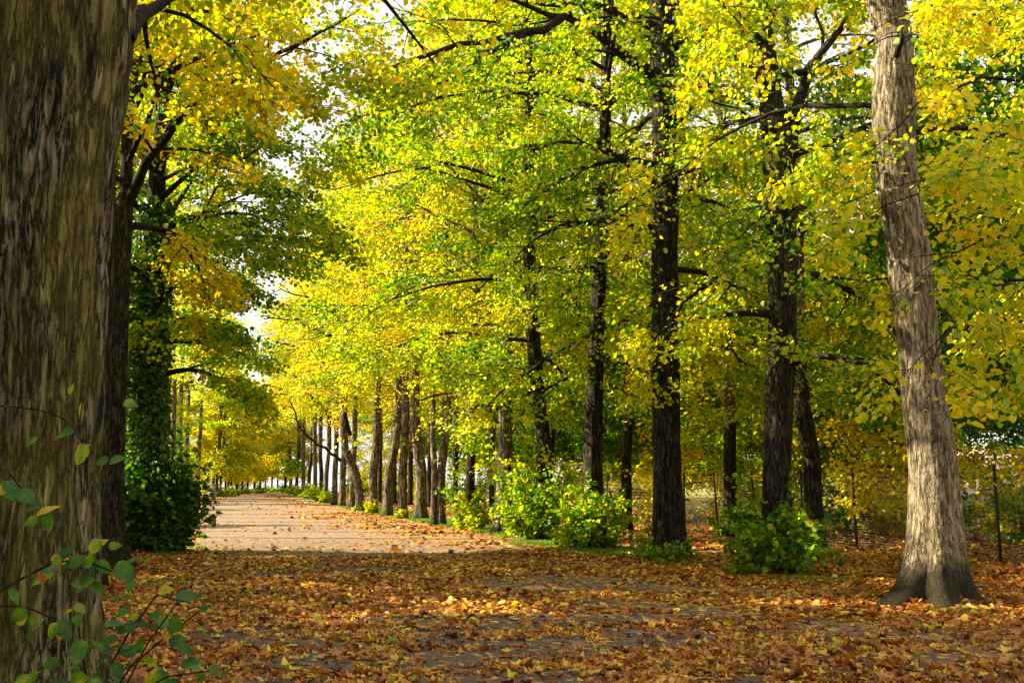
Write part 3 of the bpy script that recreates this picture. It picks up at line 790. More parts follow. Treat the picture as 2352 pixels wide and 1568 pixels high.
add_limb(FT[4], [(885, 850), (844, 810), (808, 787), (768, 774), (729, 758), (689, 738), (649, 728), (605, 732)], .13)
add_limb(FT[4], [(890, 790), (841, 718), (821, 692), (781, 692), (732, 695), (689, 678), (640, 660)], .10)
add_limb(FT[8], [(785, 1060), (745, 1031), (715, 1008), (686, 982), (676, 949), (663, 903), (630, 905)], .11)
add_limb(FT[6], [(805, 1000), (790, 930), (770, 870), (740, 820), (700, 800), (650, 790), (610, 800)], .12)
for i, (x, y, w) in enumerate(more):
    far_tree(f"golden lime on the far right verge, {ordn[i]} beyond the trunk with long bare limb", x, y, w, (rr.uniform(-.3, .3), 0), [CR, FARC][i > 4][i % 2], rr.uniform(0, 6), 1 if i < 5 else 1.15, "golden limes at the far bend",
             60 + i, B_mid if i % 2 else B_far, (.9 + .3 * (i % 3), .8, 26, .45))

# the long bare limbs of the far right row over the road
# ---- second row, between the front row and the fence
G2 = "limes in the back row by the fence"
for i, (x, y, w, off, lab) in enumerate([
        (1873, 1268, 52, (-.25, 0), "sturdy trunk standing behind the forked tree, nearest the mesh fence"),
        (1680, 1232, 36, (.05, 0), "dark leafy trunk by the fence, between the forked tree and the straight dark trunk"),
        (1440, 1219, 30, (.1, 0), "plain brown trunk just right of the largest bush of shoots, near the fence"),
        (1262, 1195, 26, (.1, 0), "shaded trunk behind the tall clump of shoots, in the back row"),
        (1130, 1180, 15, (0, 0), "thin pale trunk just left of the knobbly grey trunk, in the back row"),
        (1046, 1170, 16, (0, 0), "thin trunk behind the bright mound of shoots, in the back row"),
        (986, 1164, 14, (0, 0), "dark thin trunk seen between the stout pale trunk and the twin stems"),
        (942, 1160, 14, (0, 0), "dark thin trunk seen between the stout pale and the slender pale trunk"),
        (905, 1157, 13, (0, 0), "dark thin trunk seen just right of the bowed grey trunk"),
        (872, 1154, 12, (0, 0), "dark thin trunk seen just left of the bowed grey trunk")]):
    far_tree(lab, x, y, w, off, CR[(i + 1) % 4], 1.7 * i, 1 if i > 2 else .95, G2, 90 + i, B_mid, (1.1, .5, 14, .4) if i == 1 else None)

# ---- left row
GL = "limes in the row left of the road"
# L1: the huge trunk at the left edge
YL = 8.0
p = px_path([(62, 1640, 330), (60, 1568, 300), (72, 1450, 262), (76, 1300, 262), (86, 1150, 256), (92, 1000, 248), (102, 800, 250), (112, 600, 262), (126, 400, 272), (148, 200, 296), (160, 60, 296), (168, -60, 290)], YL)
p = ground_base(p); p = extend(p, 18, .1, (.3, -.5))
t = trunk_mesh(51, p, 260, 560, .55, .45, 6, .085, .030, knobs=[(-1.35, 4.75, .33, .12, .10), (-1.5, 4.5, .4, .16, -.06), (-1.6, 3.05, .12, .06, .035), (-1.9, 1.2, .5, .10, .03)])
w, l = crown_parts(51, p, 5.2, 13, 13, 5.0, .14, (.068,), 34, .58, .15, keep=keep_fn(7, .5),
                   custom=[(limb_px([(290, 90, 8.1), (330, 20, 8.6), (430, -20, 9.2), (560, -60, 10)]), .07)])
make_tree("huge furrowed mossy trunk filling the left edge of the view", "tree", p[0], t, w, l, B_big, group=GL)
# L2a and L2b
Ya = G(226, 1360)[1]
p = px_path([(223, 1360, 40), (225, 1200, 40), (228, 1000, 44), (232, 800, 46), (238, 600, 50), (240, 400, 50), (235, 100, 44)], Ya)
p = ground_base(p); p = extend(p, 16, .06)
t = trunk_mesh(52, p, 48, 160, .35, .3, 5, .05, .010)
w, l = crown_parts(52, p, 7.0, 13, 9, 3.4, .09, (.10,), 24, .60, .15, keep=keep_fn(8, .12))
make_tree("brown trunk half hidden behind the huge trunk's right side", "tree", p[0], t, w, l, B_mid, group=GL)
Yb = G(278, 1312)[1]
p = px_path([(268, 1312, 50), (264, 1220, 40), (266, 1050, 40), (272, 800, 42), (278, 600, 44), (283, 480, 46), (290, 440, 30), (292, 300, 26), (300, 200, 24), (330, 80, 20), (360, -40, 16)], Yb)
p = ground_base(p); p = extend(p, 16, .05)
t = trunk_mesh(53, p, 56, 180, 1.0, .35, 4, .05, .010)
A1 = limb_px([(288, 480, Yb), (306, 430, Yb), (326, 377, Yb - .3), (367, 326, Yb - .6), (428, 265, Yb - 1), (469, 204, Yb - 1.3), (489, 138, Yb - 1.5), (535, 71, Yb - 1.8), (590, 0, Yb - 2)])
A2 = limb_px([(462, 212, Yb - 1.25), (510, 190, Yb - 1.8), (564, 165, Yb - 2.2), (645, 130, Yb - 2.8), (700, 98, Yb - 3.1), (788, 58, Yb - 3.6), (830, 20, Yb - 3.8)])
A3 = limb_px([(450, 240, Yb - 1.2), (500, 215, Yb - 1.3), (580, 210, Yb - 1.5), (690, 200, Yb - 1.7)])
A4 = limb_px([(292, 300, Yb), (330, 180, Yb - .3), (345, 100, Yb - .5), (420, 40, Yb - 1), (460, -10, Yb - 1.2)])
A5 = limb_px([(330, 170, Yb - .3), (390, 150, Yb - .6), (400, 90, Yb - .7), (420, 60, Yb - .8), (560, 50, Yb - 1.5)])
w, l = crown_parts(53, p, 6.5, 14, 14, 4.0, .09, (.105,), 26, .68, .12, keep=keep_fn(9, .12), bias=(1, 0), custom=[(A1, .11), (A2, .075), (A3, .04), (A4, .06), (A5, .045)])
make_tree("trunk with a flared root whose curved limb forks out over the road, left side", "tree", p[0], t, w, l, B_mid, group=GL)

# L4: ivy-clad tree
Yi = G(345, 1270)[1]
p = px_path([(345, 1270, 60), (343, 1150, 54), (342, 1000, 52), (345, 800, 50), (350, 600, 46), (358, 450, 40), (370, 300, 34), (385, 150, 26), (395, 0, 20)], Yi)
p = ground_base(p); p = extend(p, 17, .05)
t = trunk_mesh(54, p, 48, 160, .6, .35, 5, .05, .010)
c1 = limb_px([(352, 620, Yi), (418, 546, Yi - .5), (460, 475, Yi - 1), (498, 428, Yi - 1.3), (574, 405, Yi - 1.8), (700, 448, Yi - 2)])
c2 = limb_px([(350, 640, Yi), (400, 585, Yi - .5), (427, 560, Yi - .8), (498, 546, Yi - 1.2), (578, 568, Yi - 1.6), (649, 560, Yi - 2)])
c3 = limb_px([(350, 560, Yi), (420, 500, Yi - .4), (464, 487, Yi - .6), (544, 483, Yi - 1.2), (611, 500, Yi - 1.6), (721, 519, Yi - 2.2), (760, 480, Yi - 2.4)])
c4 = limb_px([(365, 400, Yi), (410, 330, Yi), (480, 300, Yi - .3), (600, 330, Yi - .8)])
c5 = limb_px([(345, 800, Yi), (390, 740, Yi - .6), (440, 720, Yi - 1.2), (520, 760, Yi - 1.8)])
c6 = limb_px([(345, 950, Yi), (390, 880, Yi - .4), (430, 860, Yi - .8), (500, 900, Yi - 1.4)])
w, l = crown_parts(54, p, 3.6, 14, 32, 3.8, .08, (.11,), 30, .46, .14, keep=keep_fn(10, .12), bias=(.3, 0), low_elev=22, custom=[(c1, .06), (c2, .05), (c3, .06), (c4, .05), (c5, .04), (limb_px([(372, 290, Yi), (480, 262, Yi - .6), (600, 250, Yi - 1.2), (720, 235, Yi - 1.8), (800, 262, Yi - 2.2)]), .06), (limb_px([(362, 420, Yi), (470, 380, Yi - .5), (600, 350, Yi - 1), (730, 340, Yi - 1.5)]), .05)])
te = make_tree("ivy-clad dark trunk with a great dark green skirt of shoots, left edge of the road", "tree", p[0], t, w, l, B_mid, group=GL)
# ivy sleeve
r = np.random.default_rng(5)
n = 6500
zz = r.random(n) ** .8 * 8.2 + .3
ctr = np.stack([np.interp(zz, p[:, 2], p[:, k]) for k in range(3)], 1); rad = np.interp(zz, p[:, 2], p[:, 3])
th = r.uniform(0, 6.283, n); thick = .10 + .32 * fbm(np.stack([np.cos(th), np.sin(th), zz * .8], -1) * 1.3, 3, 2)
rr_ = rad + thick * r.uniform(.2, 1, n)
out = np.stack([np.cos(th), np.sin(th), 0 * th], 1)
pos = ctr + out * rr_[:, None]
d = out * .3 + r.normal(0, .5, (n, 3)) + np.array([0, 0, -.7]); nn = out + r.normal(0, .4, (n, 3)) + np.array([0, 0, .4])
v, f, ti = leaves(pos, d, nn, .10 * r.uniform(.7, 1.3, n), np.clip(r.normal(.3, .2, n), 0, 1))
b0 = np.array(te.location)
link("ivy", raw_mesh("ivy", v - b0, f, ti), M_dark, te)
# the skirt: dense dark shoots
parts_w, parts_l = [], []
for k, (dx, dy, H, R, cnt) in enumerate([(.0, -.2, 2.2, .55, 100), (.3, -.1, 1.7, .42, 80), (-.4, 0, 2.2, .5, 60), (.05, .2, 2.7, .42, 70), (.55, -.3, 1.2, .28, 40)]):
    (sv, sf), (lv, lf, lt) = shoots(300 + k, np.array([p[0, 0] + dx, p[0, 1] + dy, 0.]), H, R, cnt, .30, .12, .16, 12)
    parts_w.append((sv, sf)); parts_l.append((lv, lf, lt))
v, f, _ = join(parts_w); so = link("basal_shoots", raw_mesh("basal_shoots", v - b0, f), B_twig, te)
v, f, ti = join(parts_l); link("leaves", raw_mesh("skirt_leaves", v - b0, f, ti), M_dark, so)

# left row further along: tall clear stems, light crowns, so the sun reaches the road in bars
for i, yy in enumerate([34, 38.5, 43.5, 48, 53, 59, 64, 70, 77, 84, 92, 101, 111, 121]):
    xx = float(side(edgeL, np.array(yy), 0)) - 2.5
    far_tree(f"lime in the left row behind the ivy-clad tree, {ordn[i]} along the road", 0, 0, 1100 / yy, (0, 0), CRS[i % 2], 1.1 * i, 1.0, GL, 130 + i, B_far, None, base=(xx, yy))

# the thin trunks against the white sky at the crest
far_list = [(497, 1141, 7), (506, 1140, 6), (517, 1139, 6), (530, 1138, 6), (543, 1137, 7), (556, 1135, 6), (568, 1134, 6), (584, 1132, 7), (597, 1132, 7), (609, 1131, 5), (624, 1130, 5), (637, 1129.6, 5)]
for i, (x, y, w) in enumerate(far_list):
    g = G(x, y)
    far_tree(f"slim trunk against the white sky at the road's end, {ordn[i]} from the left", x, y, w, (rr.uniform(-.2, .2), 0), FARC[i % 2], rr.uniform(0, 6), .95, "slim trees at the crest of the road",
             150 + i, B_mid, (1.0, .9, 16, .42))

# ---- shade-giving trees outside the frame on the left (the avenue's verge wood the low sun comes through)
def wood_tree(label, x, y, var, rot, s, group, name="woodland_tree"):
    e = empty(name, (x, y, float(gz(x, y)))); tag(e, label, "tree", group)
    for nm, me in [("trunk", m_) for m_ in var[0]] + [("branches", var[1]), ("crown", var[2])]:
        o = link(nm, me, None, e); o.rotation_euler = (0, 0, rot); o.scale = (s,) * 3
    return e

def wood_variant(seed, ht, hb, tint, leafm, nl=22, L_=2.6, stems=2, n=16, leaf=.13):
    r = np.random.default_rng(seed)
    tv, wvs, lvs = [], [], []
    for k in range(stems):
        a = r.uniform(0, 6.28); o = .25 * k
        ln = np.array([math.cos(a), math.sin(a)]) * r.uniform(.2, 1.0)
        zt = np.linspace(-.05, ht, 9); tt = zt / ht
        path = np.stack([math.cos(a) * o + ln[0] * tt ** 1.3 + r.normal(0, .06, 9), math.sin(a) * o + ln[1] * tt ** 1.3 + r.normal(0, .06, 9), zt, .075 * (1 - .8 * tt)], 1)
        tv.append(trunk_mesh(seed + k, path, 10, 26, .3, .2, 3, .06, 0))
        w, l = crown_parts(seed + k * 7, path, hb, ht, nl // stems + 3, L_, .03, (leaf,), n, tint, .12, subs=7, twigs=5, low_elev=10, k=1.2, shape=.6)
        wvs.append(w); lvs.append(l)
    mt = []
    for v, f in tv:
        me = raw_mesh("trunk", v, f, smooth=True); me.materials.append(B_mid); mt.append(me)
    v, f, _ = join(wvs); mw = raw_mesh("branches", v, f, smooth=True); mw.materials.append(B_mid)
    v, f, ti = join(lvs); ml = raw_mesh("crown", v, f, ti); ml.materials.append(leafm)
    return mt, mw, ml

W = [wood_variant(201, 9.5, 3.8, .26, M_leaf, stems=4), wood_variant(202, 8.0, 2.6, .50, M_leaf, n=12, stems=3), wood_variant(203, 10, 4.0, .40, M_leaf, stems=3), wood_variant(204, 6.5, 1.6, .66, M_leaf, stems=3, n=9)]
TALL = wood_variant(205, 12.5, 1.6, .45, M_leaf, nl=40, L_=4.2, stems=1, n=30, leaf=.2)
WG = "slender trees in the wood behind the fence"
rw = np.random.default_rng(9)
k = 0
pos_words = {0: "dark green", 1: "yellow-green", 2: "mid green", 3: "golden"}
for row, (du, n_) in enumerate([(1.6, 17), (4.4, 15), (7.6, 12), (11.5, 10)]):
    for i in range(n_):
        yy = 17.5 + (i + rw.uniform(-.25, .25)) * (3.1 + row * .7) + row * 1.0
        uu = 9.8 + du + rw.uniform(-.7, .7)
        xx = uu - .29 * (yy - 25)
        v = int(rw.choice([0, 1, 2, 3], p=[.42, .15, .33, .10]))
        pxx = int(1176 + xx / yy * F)
        if pxx > 2500 and row > 0: continue
        where = ["right against the fence", "just inside the wood", "deep in the wood", "at the wood's far side"][row]
        wood_tree(f"{pos_words[v]} thin-stemmed tree {where}, {(ordn + ['fifteenth', 'sixteenth', 'seventeenth'])[i]} from the right edge", xx, yy, W[v], rw.uniform(0, 6.28), rw.uniform(.85, 1.15), WG)
        k += 1
for i, yy in enumerate([62, 67, 72, 77, 83, 89, 95, 102, 109, 117, 126, 136, 147]):
    xx = float(side(edgeR, np.array(yy), 0)) + 11 + 3 * (i % 3)
    wood_tree(f"bushy tree closing the far right background beyond the avenue, {ordn[i]} into the distance", xx, yy, W[[1, 3, 0, 2][i % 4]], 1.9 * i, 1.25, "trees in the far background")
for i, yy in enumerate([44, 52, 60, 68, 77, 87, 98, 110, 123, 137]):
    xx = float(side(edgeL, np.array(yy), 0)) - 17 - 3 * (i % 3)
    wood_tree(f"bushy tree closing the far left background beyond the avenue, {ordn[i]} into the distance", xx, yy, W[[1, 3, 2, 1][i % 4]], 1.9 * i, 1.2, "trees in the far background")
for i, (px_, py_, s_) in enumerate([(485, 1136, 1.0), (505, 1135, .9), (524, 1134, .95), (541, 1133, .8)]):
    g = G(px_, py_ + 1); wood_tree(f"golden green tree filling the gap beyond the grey stone pedestal, {ordn[i]} from the left", g[0] - 1, g[1] + 8, W[3 if i % 2 else 1], i, s_ * 1.1, "trees in the far background")
def bush_variant(seed, H, R, tint, n):
    (sv, sf), (lv, lf, lt) = shoots(seed, np.array([0, 0, 0.]), H, R, n, tint, .15, .14, 9)
    a = raw_mesh("stems", sv, sf); a.materials.append(B_twig)
    b_ = raw_mesh("foliage", lv, lf, lt); b_.materials.append(M_leaf)
    return a, b_
BU = [bush_variant(401, 2.6, 1.6, .50, 60), bush_variant(402, 2.2, 1.5, .62, 45), bush_variant(403, 3.0, 1.5, .34, 60)]
def bush(label, x, y, v, rot, s_, group):
    e = empty("bush", (x, y, float(gz(x, y)))); tag(e, label, "bush", group)
    for nm, me in zip(("stems", "foliage"), BU[v]):
        o = link(nm, me, None, e); o.rotation_euler = (0, 0, rot); o.scale = (s_, s_, s_)
bw = ["olive green", "golden yellow", "dark green"]
ordl = ordn + ["fifteenth", "sixteenth", "seventeenth", "eighteenth", "nineteenth", "twentieth", "twenty-first", "twenty-second", "twenty-third", "twenty-fourth", "twenty-fifth", "twenty-sixth", "twenty-seventh", "twenty-eighth"]
for i in range(28):
    yy = 19 + i * 2.3 + (max(0, i - 12) ** 2) * .27
    ex_ = 13.2 + rw.uniform(0, 3.5) if yy < 45 else 11 + rw.uniform(-1, 2)
    xx = ex_ - .29 * (yy - 25) if yy < 45 else float(side(edgeR, np.array(yy), 0)) + 9 + rw.uniform(-1, 2)
    v_ = int(rw.integers(0, 3))
    bush(f"{bw[v_]} undergrowth bush behind the fence line, {ordl[i]} counting away from the viewer", xx, yy, v_, i * 2.1, rw.uniform(.75, 1.05) * (.95 if yy < 40 else 1.3), "undergrowth behind the fence")
for i, yy in enumerate([30, 36, 42, 50, 58, 67, 77, 88, 100, 113, 127]):
    v_ = i % 3
    bush(f"{bw[v_]} bush on the left behind the limes, {ordl[i]} counting away from the viewer", float(side(edgeL, np.array(yy), 0)) - 6 - (i % 2), yy, v_, i * 1.7, 1.1, "bushes behind the left row")
for i, yy in enumerate([80, 90, 99, 108, 118, 129, 141]):
    xx = float(side(edgeL, np.array(yy), 0)) - 5.5
    wood_tree(f"lime green low-branched tree just left of the far road, {ordn[i]} beyond the ivy-clad tree", xx, yy, W[[1, 3][i % 2]], 2.3 * i, 1.25, "low trees beside the far road")
for i, (xx, yy) in enumerate([(-12.5, -3), (-13.5, 3), (-13, 9), (-15.5, 14), (-16, 19.5), (-17.5, 6), (-15, 23.5), (-19, 12), (-8, -1.5)]):
    wood_tree(f"broad low-branched tree left of the road outside the view, {ordn[i]} from the viewer", xx, yy, TALL, 1.3 * i, .92, "broad trees shading the foreground", "broad_tree")

# ---- overhanging yellow tree at the right, trunk outside the frame
p = np.array([[6.1, 8.6, -.05, .26], [6.1, 8.6, 2, .22], [6.0, 8.7, 5, .18], [6.1, 8.6, 9, .12], [6.0, 8.6, 12, .05]])
t = trunk_mesh(61, p, 40, 90, .6, .35, 5, .05, .01)
cust = []
for (zs, pts) in [(2.6, [(2330, 600, 8.4), (2200, 700, 8.0), (2130, 860, 7.8)]),
                  (3.2, [(2360, 380, 8.6), (2190, 420, 8.2), (2010, 480, 7.9)]),
                  (2.8, [(2350, 520, 8.3), (2230, 560, 7.9), (2100, 590, 7.7)]),
                  (4.0, [(2330, 150, 9.0), (2180, 180, 8.7), (2060, 300, 8.4)]),
                  (4.6, [(2350, -20, 9.4), (2200, -30, 9.0), (2060, 40, 8.8)]),
                  (2.3, [(2400, 800, 8.2), (2300, 860, 7.9), (2200, 930, 7.7)]),
                  (3.6, [(2380, 260, 8.0), (2260, 330, 7.6), (2150, 440, 7.3)]),
                  (3.0, [(2400, 640, 9.2), (2290, 740, 9.0), (2230, 800, 8.8)])]:
    st = np.array([6.05, 8.6, zs])
    cust.append((np.concatenate([st[None], limb_px(pts)]), .03))
w, l = crown_parts(61, p, 5.5, 12, 8, 2.6, .06, (.058,), 34, .54, .12, custom=cust, subs=9, twigs=6, k=.62, keep=keep_fn(12, .4), subk=.30)
make_tree("overhanging tree with large butter-yellow leaves reaching in at the upper right edge", "tree", p[0], t, w, l, B_mid)

# ------------------------------------------------------------------ fence
M_post = plain("rusty_dark_steel", (.045, .038, .034), .6, .3, .4, 30)
M_wire = plain("galvanised_wire", (.42, .42, .44), .45, .6, .1)
fpts = [(11.6, 17.3)]
L0, L1_ = np.array([10.1, 22.5]), np.array([4.9, 41.8])
dv = (L1_ - L0) / np.linalg.norm(L1_ - L0)
fence_posts = [L0 + dv * s_ for s_ in np.arange(-7.5, 46, 2.62)]
fe = empty("fence", (*L0, 0)); tag(fe, "dark-posted wire mesh fence running behind the trees on the right", "fence")
pm = []
v1, f1 = box(-.032, .032, -.006, .006, -.3, 2.0)
v2, f2 = box(-.006, .006, .006, .05, -.3, 2.0)
v, f, _ = join([(v1, f1), (v2, f2)])
pmesh = raw_mesh("fence_post", v, f); pmesh.materials.append(M_post)
rf = np.random.default_rng(4)
for q in fence_posts:
    o = link("post", pmesh, None, fe, (q[0] - L0[0], q[1] - L0[1], float(gz(*q))))
    o.rotation_euler = (rf.normal(0, .025), rf.normal(0, .03), math.atan2(dv[1], dv[0]))
segs, rads = [], []
a, b_ = fence_posts[0], fence_posts[-1]
nsg = len(fence_posts) * 4
for z in np.concatenate([np.arange(.06, 1.0, .065), np.arange(1.0, 1.86, .12)]):
    s_ = np.linspace(0, 1, nsg)[:, None]; xy = a * (1 - s_) + b_ * s_
    zz = z + .012 * np.sin(s_[:, 0] * 140 + z * 9) + gz(xy[:, 0], xy[:, 1])
    segs.append(np.concatenate([xy, zz[:, None]], 1)); rads.append(np.full(nsg, .0028))
hv, hf = tubes(np.array(segs), np.array(rads), 3)
vs_, vr = [], []
for s_ in np.arange(0, 1, .15 / np.linalg.norm(b_ - a)):
    xy = a * (1 - s_) + b_ * s_; g0 = float(gz(*xy))
    vs_.append([[*xy, g0 + .03], [*xy, g0 + .9], [*xy, g0 + 1.82]]); vr.append([.0015] * 3)
vv, vf = tubes(np.array(vs_), np.array(vr), 3)
v, f, _ = join([(hv, hf), (vv, vf)])
v = v + np.array([dv[1], -dv[0], 0]) * .015 - np.array([*L0, 0])
link("wire_mesh", raw_mesh("wire_mesh", v, f), M_wire, fe)

# ------------------------------------------------------------------ stone memorial seat at the far left verge
M_stone = plain("weathered_grey_stone", (.33, .32, .31), .9, 0, .3, 9)
g = G(488, 1142)
st = empty("stone_pedestal", g); tag(st, "small grey carved stone pedestal on two feet at the far left roadside", "monument")
s = g[1] / F
def bev(vf, w=.02):
    import bmesh
    me = raw_mesh("m", *vf); bm = bmesh.new(); bm.from_mesh(me)
    bmesh.ops.bevel(bm, geom=bm.edges[:], offset=w, segments=2, affect='EDGES')
    bm.to_mesh(me); bm.free(); return me
W_ = 20 * s
link("foot", bev(box(-W_ * .42, -W_ * .18, -.2, .2, -.03, 9 * s)), M_stone, st)
link("foot", bev(box(W_ * .18, W_ * .42, -.2, .2, -.03, 9 * s)), M_stone, st)
link("slab", bev(box(-W_ * .5, W_ * .5, -.28, .28, 9 * s, 12 * s)), M_stone, st)
v, f, _ = join([box(-W_ * .36, W_ * .36, -.2, .2, 12 * s, 15 * s), box(-W_ * .28, W_ * .28, -.15, .15, 15 * s, 28 * s), box(-W_ * .34, W_ * .34, -.2, .2, 28 * s, 30 * s), box(-W_ * .2, W_ * .2, -.12, .12, 30 * s, 32 * s)])
link("die", raw_mesh("die", v, f), M_stone, st)
link("panel", raw_mesh("panel", *box(-W_ * .14, W_ * .14, -.156, -.149, 17 * s, 25 * s)), plain("pinkish_stone_panel", (.42, .28, .22), .8), st)

# ------------------------------------------------------------------ low shed with pinkish roof beyond the wood
hx, hy = 31.0, 72.0
hz = float(gz(hx, hy))
he = empty("shed", (hx, hy, hz)); tag(he, "long low building with a pinkish roof glimpsed through the branches at the right edge", "building")
link("wall", raw_mesh("wall", *box(-7, 9, -2.4, 2.4, -.3, 2.0)), plain("rendered_wall", (.34, .30, .25), .9), he)
v = np.array([[-7.4, -2.9, 1.95], [9.4, -2.9, 1.95], [9.4, 0, 3.6], [-7.4, 0, 3.6], [-7.4, 2.9, 1.95], [9.4, 2.9, 1.95],
              [-7.4, -2.9, 1.83], [9.4, -2.9, 1.83], [9.4, 2.9, 1.83], [-7.4, 2.9, 1.83]])
link("roof", raw_mesh("roof", v, [np.array([[0, 1, 2, 3], [3, 2, 5, 4], [6, 7, 1, 0], [4, 5, 8, 9], [6, 9, 8, 7]]), np.array([[0, 3, 4], [1, 5, 2]])]), plain("pinkish_clay_roof", (.42, .24, .22), .8, 0, .2, 6), he)
for wx in (-4, 0, 4):
    fr = link("window", raw_mesh("window", *box(wx - .5, wx + .5, -2.46, -2.38, .8, 1.6)), plain("window_frame", (.6, .6, .58)), he)
    link("pane", raw_mesh("pane", *box(wx - .42, wx + .42, -2.48, -2.45, .88, 1.52)), plain("dark_glass", (.03, .035, .04), .15), fr)

# ------------------------------------------------------------------ fallen leaves
r = np.random.default_rng(42)
def scatter(y0, y1, dens, wide=.56):
    """dens per m2, function of x,y -> keep probability below"""
    n = int(dens * wide * (y1 ** 2 - y0 ** 2))
    y = np.sqrt(r.random(n) * (y1 ** 2 - y0 ** 2) + y0 ** 2); x = (r.random(n) * 2 - 1) * wide * y
    return x, y
def litter_prob(x, y):
    xl_ = side(edgeL, y, 0); xr_ = side(edgeR, y, 0)
    on = sm(-.5, .8, x - xl_) * sm(-.8, 1.0, xr_ - x)
    pz = np.stack([x * .35 + y * .1, y * .75, 0 * x], -1)
    nse = fbm(pz, 9, 4); fine = fbm(np.stack([x * 1.6, y * 2.2, 0 * x], -1), 15, 3)
    road = np.clip((nse - .36) * 5.0 + (fine - .5) * 2.6, .07, 1)
    v = (x - xl_) / np.maximum(xr_ - xl_, 1)
    sunny = sm(23, 33, y + 5 * (nse - .5))
    road = road * (1 - sunny * (1 - np.clip((v - .45) * 1.6 + .5 * sm(.58, .68, nse), .04, .8)))
    verge = sm(-.5, .2, x - xr_) * sm(2.8, 2.0, x - xr_) * sm(26, 30, y)
    off = np.clip(.75 + (fine - .5) * 2, .25, 1)
    return (on * road + (1 - on) * off) * (1 - .9 * verge)
sets = [(5.5, 13, 460, STAR, STARQ, .084), (13, 26, 330, HEX, HEXQ, .082), (26, 60, 38, HEX, HEXQ, .13), (60, 115, 9, HEX, HEXQ, .14)]
parts = []
for y0, y1, dn, T, Qd, sz in sets:
    x, y = scatter(y0, y1, dn)
    kp = r.random(len(x)) < litter_prob(x, y); x, y = x[kp], y[kp]
    n = len(x)
    z = gz(x, y) + .016 + r.random(n) ** 3 * .035
    d = np.stack([np.cos(a_ := r.uniform(0, 6.283, n)), np.sin(a_), r.normal(0, .16, n)], 1)
    nn = UP + r.normal(0, .33, (n, 3))
    ti = r.normal(.44, .17, n) + (fbm(np.stack([x * .8, y * .8, 0 * x], -1), 23, 2) - .5) * .35
    ti = np.where(r.random(n) < .14, r.uniform(.78, .93, n), ti); ti = np.where(r.random(n) < .02, .99, ti)
    ti = np.where(r.random(n) < .10, r.uniform(0, .15, n), ti)
    parts.append(leaves(np.stack([x, y, z], 1), d, nn, sz * np.clip(r.lognormal(-.12, .34, n), .4, 1.9), np.clip(ti, 0, 1), T, Qd, curl=r.uniform(-1.5, 3.0, n)))
for (bx, by, br, cnt) in [(P(2138, 1388, Y1)[0], Y1, .5, 1500), (P(1785, 1316, Y2)[0], Y2, .42, 1100), (P(1537, 1286, Y3)[0], Y3, .42, 900), (P(1368, 1260, Y4)[0], Y4, .38, 700),
                          (P(1873, 1268, 26)[0], G(1873, 1268)[1], .4, 600), (P(224, 1360, Ya)[0], Ya, .35, 600), (P(268, 1312, Yb)[0], Yb, .4, 600), (P(345, 1270, Yi)[0], Yi, .7, 700), (P(62, 1600, 8)[0], 8.0, .85, 1300)]:
    an = r.uniform(0, 6.283, cnt); q = br + r.exponential(.22, cnt)
    x = bx + q * np.cos(an); y = by + q * np.sin(an)
    z = gz(x, y) + .02 + r.random(cnt) * .13 * np.exp(-(q - br) / .12)
    d = np.stack([np.cos(a_ := r.uniform(0, 6.283, cnt)), np.sin(a_), r.normal(0, .3, cnt)], 1)
    parts.append(leaves(np.stack([x, y, z], 1), d, UP + r.normal(0, .5, (cnt, 3)), .085 * r.uniform(.6, 1.3, cnt), np.clip(r.normal(.45, .2, cnt), 0, 1), HEX, HEXQ, curl=r.uniform(-1.5, 3.5, cnt)))
v, f, ti = join(parts)
tag(link("fallen_leaves", raw_mesh("fallen_leaves", v, f, ti), M_fall), "brown, orange and yellow dead leaves strewn over the road and verges", "leaves", kind="stuff")

# ------------------------------------------------------------------ grass tufts
cs = []
def patch(px, py, rx, ry_, n, dens=1):
    g = G(px, py); cs.append((g[0], g[1], rx, ry_, n))
for a in [(2230, 1400, 1.2, .5, 7000), (2130, 1398, .8, .3, 2500), (1990, 1372, .5, .4, 900), (1880, 1335, .7, .5, 1500), (1780, 1325, .7, .35, 1200), (1420, 1268, 1.0, .7, 2200), (1240, 1250, 1.0, .8, 2500),
          (1590, 1300, .8, .5, 1000), (410, 1268, .55, 1.6, 3500), (430, 1235, .4, 2.5, 3000), (300, 1345, .9, .8, 1800), (250, 1380, .6, .4, 900), (1340, 1265, 1.2, .5, 1500)]: patch(*a)
for yy in np.arange(26, 75, 1.5):
    cs.append((float(side(edgeR, np.array(yy), 0)) + 1.1, yy, 1.2, 1.4, int(2600 * (1 if yy > 29 else .5))))
xs_, ys_ = [], []
for cx, cy, rx, ry_, n in cs:
    a_ = r.uniform(0, 6.283, n); q = np.sqrt(r.random(n))
    xs_.append(cx + rx * q * np.cos(a_)); ys_.append(cy + ry_ * q * np.sin(a_))
x = np.concatenate(xs_); y = np.concatenate(ys_); n = len(x)
kp = fbm(np.stack([x * 1.2, y * 1.0, 0 * x], -1), 31, 3) > .42; x, y = x[kp], y[kp]; n = len(x)
hgt = r.uniform(.03, .085, n) * np.where(y > 24, 1.3, 1)
th = r.uniform(0, 6.283, n); wv = np.where(y > 24, .012, .006)
bs = np.stack([x, y, gz(x, y) + .008], 1); sd_ = np.stack([np.cos(th), np.sin(th), 0 * th], 1) * wv[:, None]
tip = bs + np.stack([r.normal(0, .35, n) * hgt, r.normal(0, .35, n) * hgt, hgt], 1)
v = np.stack([bs - sd_, bs + sd_, tip], 1).reshape(-1, 3); f = np.arange(n * 3).reshape(-1, 3)
tag(link("grass", raw_mesh("grass", v, [f], np.repeat(np.clip(r.normal(.5, .25, n), 0, 1), 3)), M_grass), "short green grass round the tree feet and along the verges", "grass", kind="stuff")

